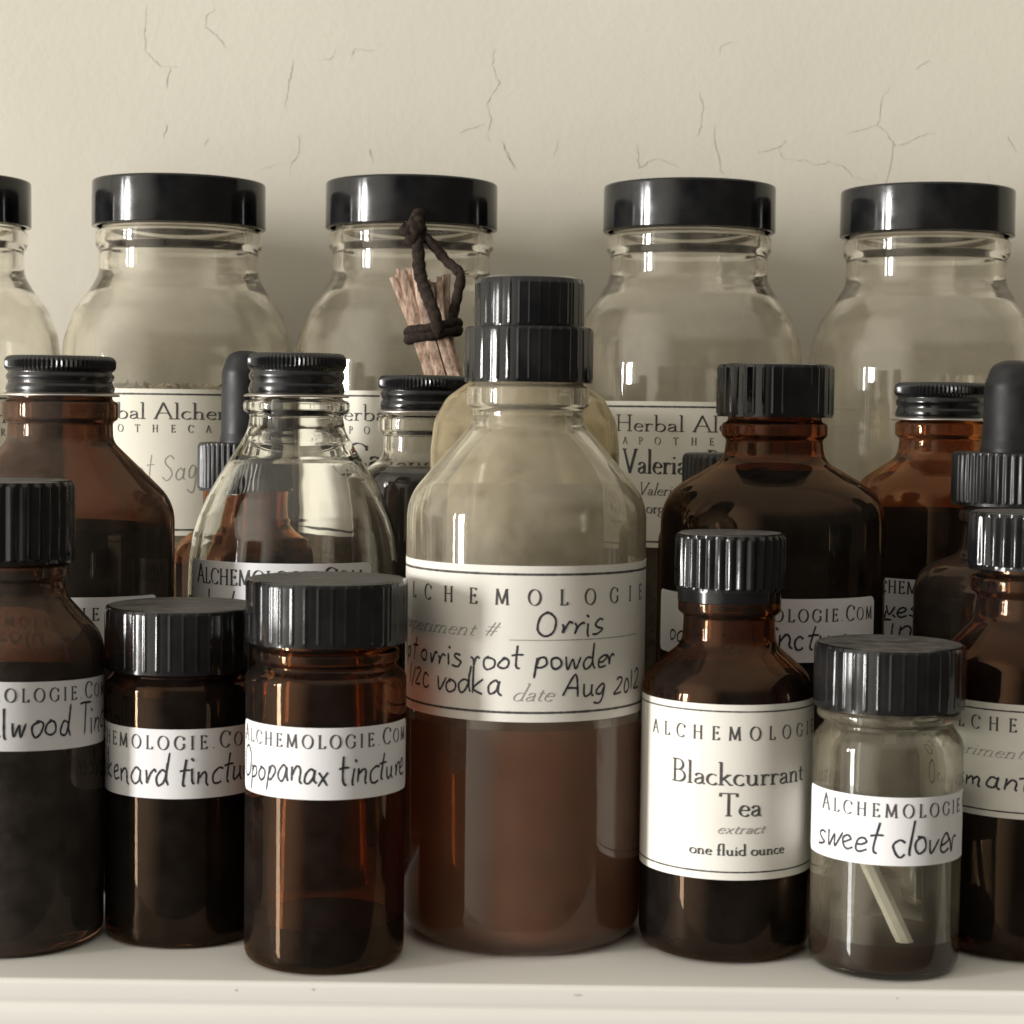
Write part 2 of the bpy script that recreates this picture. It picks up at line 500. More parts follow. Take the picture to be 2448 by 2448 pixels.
def wood_mat():
    m, nt, out = new_mat("split_aromatic_wood")
    p = node(nt, 'ShaderNodeBsdfPrincipled')
    g = noise(nt, 650.0, 5.0, 0.7, stretch=(1, 1, 0.10))
    col = two_colour(nt, remap(nt, g, 0.36, 0.62, 0, 1), (0.60, 0.45, 0.35), (0.22, 0.14, 0.10))
    oi = node(nt, 'ShaderNodeObjectInfo')
    hs = node(nt, 'ShaderNodeHueSaturation')
    nt.links.new(remap(nt, oi.outputs['Random'], 0, 1, 0.62, 1.12), hs.inputs['Value'])
    nt.links.new(col, hs.inputs['Color'])
    nt.links.new(hs.outputs[0], p.inputs['Base Color'])
    p.inputs['Roughness'].default_value = 0.72
    p.inputs['Specular IOR Level'].default_value = 0.25
    nt.links.new(bump(nt, g, 0.8, 0.0004), p.inputs['Normal'])
    nt.links.new(p.outputs[0], out.inputs['Surface'])
    return m

def plaster_mat():
    m, nt, out = new_mat("painted_plaster")
    p = node(nt, 'ShaderNodeBsdfPrincipled')
    f = remap(nt, noise(nt, 9.0, 5.0), 0.3, 0.7, 0, 1)
    nt.links.new(two_colour(nt, f, (0.555, 0.525, 0.445), (0.595, 0.563, 0.48)), p.inputs['Base Color'])
    p.inputs['Roughness'].default_value = 0.75
    p.inputs['Specular IOR Level'].default_value = 0.2
    h = node(nt, 'ShaderNodeMath', operation='ADD')
    nt.links.new(noise(nt, 120.0, 4.0, 0.6), h.inputs[0])
    nt.links.new(remap(nt, noise(nt, 480.0, 3.0, 0.6), 0, 1, 0, 0.35), h.inputs[1])
    nt.links.new(bump(nt, h.outputs[0], 0.18, 0.0006), p.inputs['Normal'])
    nt.links.new(p.outputs[0], out.inputs['Surface'])
    return m

MAT = {
    'clear': glass("clear_glass", (0.998, 0.992, 0.972), 0.02, 0.075, (0.66, 0.58, 0.45)),  # dust film, thickened as painted haze to lighten the dim jar insides
    'wavy': glass("wavy_clear_glass", (0.98, 0.98, 0.965), 0.004, 0.03, wavy=0.07, wavy_scale=70.0, stretch=(1.6, 1.6, 0.16)),
    'hazy': glass("hazy_glass", (0.97, 0.965, 0.93), 0.10, 0.30, (0.50, 0.44, 0.33), low=(0.040, 0.062)),
    'yellow': glass("yellowish_hazy_glass", (0.97, 0.93, 0.82), 0.14, 0.30, (0.50, 0.42, 0.28), rough=0.08),
    'dusty': glass("dusty_clear_glass", (0.965, 0.965, 0.93), 0.05, 0.16, (0.37, 0.32, 0.23), low=(0.005, 0.013)),
    'amber': glass("amber_glass", (0.64, 0.42, 0.27), 0.008, 0.035, (0.28, 0.24, 0.21)),
    'amber_dust': glass("dusty_amber_glass", (0.49, 0.36, 0.275), 0.05, 0.14, (0.30, 0.26, 0.22)),
    'amber_deep': glass("deep_amber_glass", (0.60, 0.38, 0.25), 0.015, 0.06, (0.26, 0.24, 0.20)),
    'amber_light': glass("light_amber_glass", (0.74, 0.49, 0.29), 0.03, 0.09, (0.32, 0.24, 0.17)),
    'liquid_dark': liquid_mat("dark_tincture", (0.012, 0.007, 0.005), (0.05, 0.015, 0.005), (0.2, 0.07, 0.02), 0.25, 0.06),
    'liquid_brown': liquid_mat("brown_tincture", (0.27, 0.142, 0.092), (0.66, 0.28, 0.14), (0.6, 0.3, 0.16), 0.42, 0.12),
    'liquid_black': liquid_mat("black_extract", (0.006, 0.006, 0.007), (0.01, 0.008, 0.008), (0.05, 0.03, 0.03), 0.2, 0.02),
    'liquid_residue': liquid_mat("brown_residue", (0.06, 0.036, 0.026), (0.16, 0.09, 0.05), (0.5, 0.32, 0.2), 0.3, 0.15),
    'liquid_gold': liquid_mat("golden_cloudy_liquid", (0.30, 0.23, 0.12), (0.55, 0.42, 0.22), (0.8, 0.65, 0.4), 0.4, 0.25),
    'plastic': surface("glossy_black_plastic", (0.004, 0.004, 0.005), (0.012, 0.012, 0.012), 110, 0.06, 0.18, spec=0.38, bump_scale=500, bump_strength=0.02),
    'plastic_top': surface("dusty_black_plastic", (0.022, 0.021, 0.020), (0.075, 0.072, 0.066), 260, 0.42, 0.7, bump_scale=900, bump_strength=0.1),
    'plastic_matte': surface("satin_black_plastic", (0.008, 0.008, 0.009), (0.017, 0.017, 0.017), 200, 0.30, 0.42, spec=0.4, bump_scale=900, bump_strength=0.08),
    'rubber': surface("black_rubber", (0.009, 0.009, 0.010), (0.018, 0.018, 0.018), 150, 0.42, 0.55, spec=0.25, bump_scale=1200, bump_strength=0.08),
    'metal_cap': surface("black_lacquered_metal", (0.006, 0.006, 0.007), (0.010, 0.010, 0.011), 160, 0.16, 0.28, bump_scale=500, bump_strength=0.05),
    'bare_metal': surface("bare_metal", (0.62, 0.58, 0.53), (0.50, 0.47, 0.43), 300, 0.30, 0.42, metallic=1.0),
    'white': paper_mat("white_sticker_paper", (0.80, 0.79, 0.79), (0.76, 0.75, 0.75)),
    'cream': paper_mat("cream_label_paper", (0.77, 0.745, 0.68), (0.72, 0.695, 0.63)),
    'old': paper_mat("old_cream_label_paper", (0.74, 0.71, 0.61), (0.69, 0.66, 0.56)),
    'ink': surface("printed_ink", (0.045, 0.042, 0.042), (0.09, 0.085, 0.08), 900, 0.7, spec=0.2),
    'faint': surface("faint_grey_ink", (0.22, 0.21, 0.19), (0.30, 0.28, 0.26), 900, 0.7, spec=0.2),
    'pen': surface("marker_ink", (0.020, 0.019, 0.024), (0.045, 0.043, 0.05), 1500, 0.6, spec=0.3),
    'wood': wood_mat(),
    'cord': surface("dark_brown_cord", (0.012, 0.008, 0.006), (0.030, 0.020, 0.014), 900, 0.9, spec=0.2, bump_scale=2500, bump_strength=0.8),
    'strip': surface("white_paper_strip", (0.86, 0.84, 0.77), (0.74, 0.71, 0.63), 200, 0.7, spec=0.2),
    'plaster': plaster_mat(),
    'crack': surface("plaster_crack", (0.475, 0.445, 0.37), (0.55, 0.52, 0.435), 300, 0.9, spec=0.1),
    'shelf': surface("painted_wood", (0.68, 0.665, 0.62), (0.63, 0.615, 0.57), 22, 0.42, 0.55, spec=0.35, bump_scale=60, bump_strength=0.12,
                     bump_dist=0.0006, stretch=(0.35, 1, 1)),
    'speck': surface("old_paint_scuff", (0.46, 0.43, 0.37), (0.54, 0.51, 0.45), 800, 0.7, spec=0.2),
    'herb': surface("dried_herb", (0.46, 0.42, 0.32), (0.28, 0.24, 0.16), 500, 0.9, spec=0.1, bump_scale=900, bump_strength=0.8),
    'herb_dark': surface("dark_dried_root", (0.085, 0.055, 0.035), (0.03, 0.02, 0.014), 500, 0.9, spec=0.1, bump_scale=900, bump_strength=0.8),
}

# ------------------------------------------------------------------ mesh helpers
def build(name, bm, mats, parent=None, loc=None, angle=38.0, smooth=True):
    me = bpy.data.meshes.new(name)
    bm.to_mesh(me)
    bm.free()
    for m in (mats if isinstance(mats, (list, tuple)) else [mats]):
        me.materials.append(m)
    if smooth:
        me.polygons.foreach_set('use_smooth', [True] * len(me.polygons))
        me.set_sharp_from_angle(angle=math.radians(angle))
    o = bpy.data.objects.new(name, me)
    COL.objects.link(o)
    if parent is not None:
        o.parent = parent
    if loc is not None:
        o.location = loc
    return o

def fillet(pts, steps=7):
    """round the corners of an (r, z, radius) polyline"""
    res = []
    n = len(pts)
    for i, (r, z, f) in enumerate(pts):
        p = Vector((r, z))
        if i == 0 or i == n - 1 or f <= 0:
            res.append((r, z))
            continue
        a = Vector(pts[i - 1][:2]) - p
        b = Vector(pts[i + 1][:2]) - p
        if a.length < 1e-6 or b.length < 1e-6:
            res.append((r, z))
            continue
        ang = a.angle(b)
        if ang > math.radians(177):
            res.append((r, z))
            continue
        t = min(f / math.tan(ang / 2), a.length * 0.49, b.length * 0.49)
        p0 = p + a.normalized() * t
        p1 = p + b.normalized() * t
        k = max(3, steps)
        for s in range(k + 1):
            u = s / k
            q = p0 * (1 - u) ** 2 + p * 2 * u * (1 - u) + p1 * u ** 2
            res.append((q.x, q.y))
    return res

def lathe(bm, prof, seg=96, close=False, mat=0, wob=None):
    """revolve (r, z) millimetres; r = 0 makes a pole; wob(angle, r, z) may change the radius"""
    rings = []
    for r, z in prof:
        if r < 1e-5:
            rings.append([bm.verts.new((0, 0, z * MM))])
        else:
            row = []
            for k in range(seg):
                a = 2 * math.pi * k / seg
                rr = wob(a, r, z) if wob else r
                row.append(bm.verts.new((rr * MM * math.cos(a), rr * MM * math.sin(a), z * MM)))
            rings.append(row)
    pairs = list(zip(rings, rings[1:]))
    if close:
        pairs.append((rings[-1], rings[0]))
    for A, B in pairs:
        if len(A) == 1 and len(B) == 1:
            continue
        for k in range(seg):
            k2 = (k + 1) % seg
            if len(A) == 1:
                f = bm.faces.new((A[0], B[k2], B[k]))
            elif len(B) == 1:
                f = bm.faces.new((A[k], A[k2], B[0]))
            else:
                f = bm.faces.new((A[k], A[k2], B[k2], B[k]))
            f.material_index = mat
    return rings

def fix_normals(bm):
    bmesh.ops.recalc_face_normals(bm, faces=bm.faces)

def outer_profile(pts):
    """rounded outline with a slightly hollow base"""
    r0 = pts[0][0]
    f0 = pts[0][2]
    lst = [(0.0, 0.9, 0), (r0 * 0.45, 0.75, 0.6), (max(r0 * 0.5, r0 - f0 * 2.1), 0.0, 0.6), (r0, 0.0, f0)] + [tuple(p) for p in pts[1:]]
    return fillet(lst)

def inner_profile(pts, wall, base):
    r0 = pts[0][0]
    lst = [(0.0, base, 0), (r0 - wall, base, max(1.0, pts[0][2] - wall * 0.5))]
    zn = max(z for r, z, f in pts)
    for r, z, f in pts[1:]:
        if len(lst) > 1 and z <= base:
            continue
        lst.append((r - wall, z, f + 0.6))
    # iron out beads: the bore of the neck is straight
    bore = min(p[0] for p in lst[2:])
    out = []
    for r, z, f in lst:
        if r > bore and z > 0.72 * zn and r < bore + 3.4:
            r = bore
        out.append((r, z, f))
    return fillet(out)

def glass_body(name, pts, wall, base, mat, parent, wob=None):
    bm = bmesh.new()
    o = outer_profile(pts)
    i = inner_profile(pts, wall, base)
    lathe(bm, o + list(reversed(i)), 112, wob=wob)
    fix_normals(bm)
    return build(name, bm, mat, parent, angle=50)

def liquid_body(pts, wall, base, level, mat, parent, slack=0.12, name="liquid"):
    i = inner_profile(pts, wall - slack, base - slack)
    prof = []
    for k, (r, z) in enumerate(i):
        if z <= level:
            prof.append((r, z))
        else:
            r0, z0 = prof[-1]
            t = (level - z0) / max(1e-6, z - z0)
            prof.append((r0 + (r - r0) * t, level))
            break
    prof += [(prof[-1][0] - 0.5, level - 0.1), (0.0, level - 0.15)]
    bm = bmesh.new()
    lathe(bm, prof, 96)
    fix_normals(bm)
    return build(name, bm, mat, parent, angle=50)

def grooved_cap(name, r, z0, z1, n, depth, sharp, mats, parent, bevel=0.9, lip=1.0, lip_out=0.0, top_mat=True, thickness=1.2):
    """screw cap with n upright ribs; hollow underneath"""
    per = 14 if sharp > 2 else 8
    seg = n * per
    top = z1
    prof = [(r - thickness - 0.6, z0 + 1.6, 0), (r - thickness, z0 + 0.02, 0), (r + lip_out, z0, 0), (r + lip_out, z0 + lip * 0.8, 0), (r, z0 + lip, 1), (r, z0 + lip + 0.3, 1),
            (r, top - bevel - 0.25, 1), (r - 0.05, top - bevel, 0.6), (r - bevel * 0.3, top - bevel * 0.3, 0), (r - bevel, top, 0), (r - bevel - 0.5, top + 0.0, 0),
            (r * 0.55, top - 0.05, 0), (0, top - 0.08, 0)]
    bm = bmesh.new()
    rings = []
    jit = [random.uniform(-0.05, 0.05) for _ in range(n)]
    for pr, pz, amp in prof:
        if pr < 1e-5:
            rings.append([bm.verts.new((0, 0, pz * MM))])
            continue
        row = []
        for k in range(seg):
            a = 2 * math.pi * k / seg
            ph = (k % per) / per
            w = 0.5 - 0.5 * math.cos(2 * math.pi * ph)
            ridge = w ** sharp
            rr = pr + amp * depth * (ridge + jit[k // per] * ridge - (0.5 if sharp < 2 else 0.0))
            row.append(bm.verts.new((rr * MM * math.cos(a), rr * MM * math.sin(a), pz * MM)))
        rings.append(row)
    for idx, (A, B) in enumerate(zip(rings, rings[1:])):
        for k in range(seg):
            k2 = (k + 1) % seg
            if len(B) == 1:
                f = bm.faces.new((A[k], A[k2], B[0]))
            else:
                f = bm.faces.new((A[k], A[k2], B[k2], B[k]))
            f.material_index = 1 if (top_mat and idx >= 9) else 0
    fix_normals(bm)
    return build(name, bm, mats, parent, angle=32)

def smooth_cap(name, r, z0, z1, mats, parent, bevel=0.9, thickness=1.4):
    prof = fillet([(r - thickness, z0 + 3.0, 0), (r - thickness, z0, 0.2), (r, z0, 0.35), (r - 0.1, z1, bevel), (r * 0.6, z1 + 0.05, 0), (0, z1, 0)], 6)
    bm = bmesh.new()
    lathe(bm, prof, 128)
    fix_normals(bm)
    return build(name, bm, mats, parent, angle=45)

def metal_cap(r, z0, z1, parent):
    """lacquered metal screw cap: milled band, two rolled threads, bare rim"""
    h = z1 - z0
    n, per = 72, 4
    seg = n * per
    P = [(r * 0.90, z0 + 0.5, 0), (r * 0.97, z0 + h * 0.06, 0), (r * 1.0, z0 + h * 0.16, 0), (r * 0.97, z0 + h * 0.27, 0), (r * 0.945, z0 + h * 0.34, 0),
         (r * 0.985, z0 + h * 0.43, 0), (r * 0.99, z0 + h * 0.50, 0), (r * 0.95, z0 + h * 0.57, 0), (r * 0.95, z0 + h * 0.60, 0), (r * 0.99, z0 + h * 0.66, 0.5),
         (r * 1.0, z0 + h * 0.72, 1), (r * 1.0, z0 + h * 0.86, 1), (r * 0.985, z0 + h * 0.93, 0.6), (r * 0.95, z0 + h * 0.985, 0), (r * 0.90, z1, 0), (r * 0.86, z1 - 0.15, 0), (r * 0.4, z1 - 0.2, 0), (0, z1 - 0.2, 0)]
    bm = bmesh.new()
    rings = []
    for pr, pz, amp in P:
        if pr < 1e-5:
            rings.append([bm.verts.new((0, 0, pz * MM))])
            continue
        rings.append([bm.verts.new(((pr + amp * 0.22 * math.cos(2 * math.pi * k / per)) * MM * math.cos(2 * math.pi * k / seg),
                                    (pr + amp * 0.22 * math.cos(2 * math.pi * k / per)) * MM * math.sin(2 * math.pi * k / seg), pz * MM)) for k in range(seg)])
    for A, B in zip(rings, rings[1:]):
        for k in range(seg):
            k2 = (k + 1) % seg
            if len(B) == 1:
                bm.faces.new((A[k], A[k2], B[0]))
            else:
                bm.faces.new((A[k], A[k2], B[k2], B[k]))
    fix_normals(bm)
    cap = build("screw_cap", bm, MAT['metal_cap'], parent, angle=60)
    bm = bmesh.new()
    lathe(bm, fillet([(r * 0.93, z0 + 0.15, 0), (r * 1.085, z0 - 0.25, 0.2), (r * 1.085, z0 + 0.2, 0.2), (r * 0.99, z0 + 0.62, 0), (r * 0.93, z0 + 0.6, 0)], 3), 96, close=True)
    fix_normals(bm)
    build("cap_rim", bm, MAT['bare_metal'], cap, angle=60)
    return cap

# ------------------------------------------------------------------ lettering (drawn as pen strokes)
def arc(cx, cy, rx, ry, a0, a1, n=18):
    return [(cx + rx * math.cos(math.radians(a0 + (a1 - a0) * k / n)), cy + ry * math.sin(math.radians(a0 + (a1 - a0) * k / n))) for k in range(n + 1)]

def _stem(x, y0, y1, s0=True, s1=True, w=0.11):
    st = [[(x, y0), (x, y1)]]
    if s0:
        st.append([(x - w, y0 + 0.015), (x + w, y0 + 0.015)])
    if s1:
        st.append([(x - w, y1 - 0.015), (x + w, y1 - 0.015)])
    return st

X = 0.46
ROMAN = {
 'A': (0.76, [[(0.07, 0), (0.38, 1)], [(0.37, 1), (0.69, 0)], [(0.18, 0.36), (0.56, 0.36)], [(0, 0.015), (0.16, 0.015)], [(0.58, 0.015), (0.80, 0.015)]]),
 'B': (0.64, _stem(0.16, 0, 1) + [[(0.16, 0.985), (0.30, 0.985)] + arc(0.30, 0.755, 0.20, 0.23, 90, -90) + [(0.16, 0.525)], [(0.16, 0.525), (0.32, 0.525)] + arc(0.32, 0.27, 0.25, 0.255, 90, -90) + [(0.16, 0.015)]]),
 'C': (0.74, [arc(0.42, 0.5, 0.36, 0.5, 42, 318), [(0.70, 0.70), (0.70, 0.92)]]),
 'E': (0.60, _stem(0.16, 0, 1) + [[(0.16, 0.985), (0.50, 0.985)], [(0.16, 0.52), (0.42, 0.52)], [(0.16, 0.015), (0.54, 0.015)], [(0.51, 0.86), (0.50, 1.0)], [(0.43, 0.42), (0.43, 0.62)], [(0.56, 0.18), (0.53, 0.0)]]),
 'G': (0.80, [arc(0.42, 0.5, 0.36, 0.5, 42, 330), [(0.70, 0.70), (0.70, 0.92)], [(0.71, 0.10), (0.71, 0.42)], [(0.60, 0.42), (0.80, 0.42)]]),
 'H': (0.82, _stem(0.16, 0, 1) + _stem(0.66, 0, 1) + [[(0.16, 0.52), (0.66, 0.52)]]),
 'I': (0.34, _stem(0.17, 0, 1)),
 'L': (0.58, _stem(0.16, 0, 1) + [[(0.16, 0.015), (0.52, 0.015)], [(0.55, 0.20), (0.51, 0.0)]]),
 'M': (0.96, [[(0.13, 0), (0.18, 1)], [(0.17, 1), (0.48, 0.06)], [(0.48, 0.06), (0.78, 1)], [(0.77, 1), (0.83, 0)], [(0.04, 0.015), (0.23, 0.015)], [(0.72, 0.015), (0.94, 0.015)], [(0.08, 0.985), (0.2, 0.985)], [(0.76, 0.985), (0.88, 0.985)]]),
 'O': (0.86, [arc(0.43, 0.5, 0.37, 0.5, 0, 360, 32)]),
 'P': (0.60, _stem(0.16, 0, 1) + [[(0.16, 0.985), (0.30, 0.985)] + arc(0.30, 0.725, 0.23, 0.26, 90, -90) + [(0.16, 0.465)]]),
 'R': (0.68, _stem(0.16, 0, 1) + [[(0.16, 0.985), (0.30, 0.985)] + arc(0.30, 0.735, 0.22, 0.25, 90, -90) + [(0.16, 0.485)], [(0.32, 0.48), (0.64, 0.0)], [(0.58, 0.015), (0.74, 0.015)]]),
 'T': (0.70, _stem(0.35, 0, 1, True, False) + [[(0.04, 0.985), (0.66, 0.985)], [(0.045, 0.84), (0.055, 1.0)], [(0.655, 0.84), (0.645, 1.0)]]),
 'V': (0.74, [[(0.08, 1), (0.38, 0)], [(0.37, 0), (0.66, 1)], [(-0.02, 0.985), (0.2, 0.985)], [(0.56, 0.985), (0.76, 0.985)]]),
 'Y': (0.70, [[(0.08, 1), (0.36, 0.46)], [(0.36, 0.46), (0.63, 1)], [(-0.02, 0.985), (0.18, 0.985)], [(0.53, 0.985), (0.73, 0.985)]] + _stem(0.36, 0, 0.48, True, False)),
 '.': (0.24, [[(0.09, 0.05), (0.15, 0.05)], [(0.09, 0.09), (0.15, 0.02)]]),
 'a': (0.44, [[(0.08, 0.34), (0.12, 0.42), (0.22, 0.455), (0.31, 0.42), (0.335, 0.34), (0.335, 0.08), (0.37, 0.01), (0.43, 0.03)], [(0.335, 0.28), (0.2, 0.24), (0.09, 0.18), (0.07, 0.09), (0.13, 0.01), (0.23, 0.02), (0.335, 0.09)]]),
 'b': (0.52, [[(0.12, 1.0), (0.12, 0.03)], [(0.03, 0.985), (0.12, 0.985)], [(0.12, 0.33), (0.18, 0.42)] + arc(0.27, 0.23, 0.19, 0.23, 90, -90) + [(0.18, 0.01), (0.12, 0.06)]]),
 'c': (0.42, [arc(0.25, 0.23, 0.19, 0.23, 48, 320)]),
 'd': (0.52, [[(0.40, 1.0), (0.40, 0.02)], [(0.31, 0.985), (0.40, 0.985)], [(0.40, 0.015), (0.49, 0.03)], [(0.40, 0.38), (0.32, 0.455)] + arc(0.26, 0.23, 0.20, 0.23, 90, 270) + [(0.34, 0.03), (0.40, 0.10)]]),
 'e': (0.44, [[(0.06, 0.26), (0.38, 0.26)] + arc(0.235, 0.25, 0.16, 0.21, 5, 170, 10) + arc(0.25, 0.23, 0.19, 0.23, 170, 318, 12)]),
 'f': (0.30, [[(0.13, 0.0), (0.13, 0.75), (0.17, 0.92), (0.26, 0.98), (0.35, 0.93)], [(0.02, 0.44), (0.28, 0.44)], [(0.03, 0.015), (0.24, 0.015)]]),
 'g': (0.48, [arc(0.22, 0.29, 0.15, 0.165, 0, 360, 22), [(0.35, 0.40), (0.46, 0.44)], [(0.13, 0.15), (0.08, 0.06), (0.18, 0.0), (0.34, -0.02)] + arc(0.23, -0.16, 0.2, 0.13, 50, -230, 20)]),
 'h': (0.54, [[(0.12, 1.0), (0.12, 0.0)], [(0.03, 0.985), (0.12, 0.985)], [(0.03, 0.015), (0.22, 0.015)], [(0.12, 0.32), (0.2, 0.43), (0.29, 0.46), (0.38, 0.41), (0.40, 0.30), (0.40, 0.0)], [(0.31, 0.015), (0.50, 0.015)]]),
 'i': (0.26, [[(0.13, X), (0.13, 0)], [(0.04, X - 0.02), (0.13, X - 0.02)], [(0.03, 0.015), (0.23, 0.015)], [(0.10, 0.66), (0.16, 0.66)], [(0.11, 0.70), (0.15, 0.62)]]),
 'k': (0.52, [[(0.12, 1.0), (0.12, 0.0)], [(0.03, 0.985), (0.12, 0.985)], [(0.03, 0.015), (0.22, 0.015)], [(0.12, 0.20), (0.38, 0.45)], [(0.30, 0.445), (0.47, 0.445)], [(0.22, 0.29), (0.44, 0.01)], [(0.40, 0.015), (0.53, 0.015)]]),
 'l': (0.26, [[(0.13, 1.0), (0.13, 0.0)], [(0.04, 0.985), (0.13, 0.985)], [(0.03, 0.015), (0.23, 0.015)]]),
 'm': (0.82, [[(0.12, X), (0.12, 0.0)], [(0.03, X - 0.02), (0.12, X - 0.02)], [(0.03, 0.015), (0.22, 0.015)], [(0.12, 0.32), (0.19, 0.43), (0.28, 0.46), (0.37, 0.41), (0.40, 0.30), (0.40, 0.0)], [(0.31, 0.015), (0.50, 0.015)], [(0.40, 0.32), (0.47, 0.43), (0.56, 0.46), (0.65, 0.41), (0.68, 0.30), (0.68, 0.0)], [(0.59, 0.015), (0.78, 0.015)]]),
 'n': (0.54, [[(0.12, X), (0.12, 0.0)], [(0.03, X - 0.02), (0.12, X - 0.02)], [(0.03, 0.015), (0.22, 0.015)], [(0.12, 0.32), (0.2, 0.43), (0.29, 0.46), (0.38, 0.41), (0.40, 0.30), (0.40, 0.0)], [(0.31, 0.015), (0.50, 0.015)]]),
 'o': (0.50, [arc(0.25, 0.23, 0.20, 0.23, 0, 360, 24)]),
 'p': (0.52, [[(0.12, X), (0.12, -0.32)], [(0.03, X - 0.02), (0.12, X - 0.02)], [(0.03, -0.305), (0.22, -0.305)], [(0.12, 0.36), (0.19, 0.44)] + arc(0.27, 0.23, 0.19, 0.23, 90, -90) + [(0.18, 0.01), (0.12, 0.06)]]),
 'r': (0.38, [[(0.12, X), (0.12, 0.0)], [(0.03, X - 0.02), (0.12, X - 0.02)], [(0.03, 0.015), (0.23, 0.015)], [(0.12, 0.31), (0.19, 0.43), (0.28, 0.45), (0.35, 0.42)], [(0.32, 0.44), (0.35, 0.38)]]),
 's': (0.38, [[(0.31, 0.38), (0.24, 0.455), (0.13, 0.44), (0.08, 0.35), (0.14, 0.26), (0.26, 0.2), (0.31, 0.11), (0.26, 0.02), (0.14, 0.0), (0.06, 0.09)]]),
 't': (0.30, [[(0.13, 0.62), (0.13, 0.09), (0.18, 0.01), (0.28, 0.04)], [(0.03, 0.44), (0.28, 0.44)]]),
 'u': (0.54, [[(0.12, X), (0.12, 0.13), (0.17, 0.03), (0.25, 0.0), (0.35, 0.05), (0.40, 0.12)], [(0.40, X), (0.40, 0.02)], [(0.03, X - 0.02), (0.12, X - 0.02)], [(0.31, X - 0.02), (0.40, X - 0.02)], [(0.40, 0.015), (0.49, 0.03)]]),
 'v': (0.46, [[(0.07, X), (0.24, 0)], [(0.23, 0), (0.39, X)], [(0, X - 0.02), (0.15, X - 0.02)], [(0.32, X - 0.02), (0.45, X - 0.02)]]),
 'x': (0.46, [[(0.07, X), (0.39, 0)], [(0.07, 0), (0.38, X)], [(0, X - 0.02), (0.15, X - 0.02)], [(0.3, 0.015), (0.45, 0.015)]]),
 '#': (0.62, [[(0.20, 0.05), (0.28, 0.85)], [(0.38, 0.05), (0.46, 0.85)], [(0.06, 0.32), (0.56, 0.32)], [(0.08, 0.58), (0.58, 0.58)]]),
 ' ': (0.28, []),
}
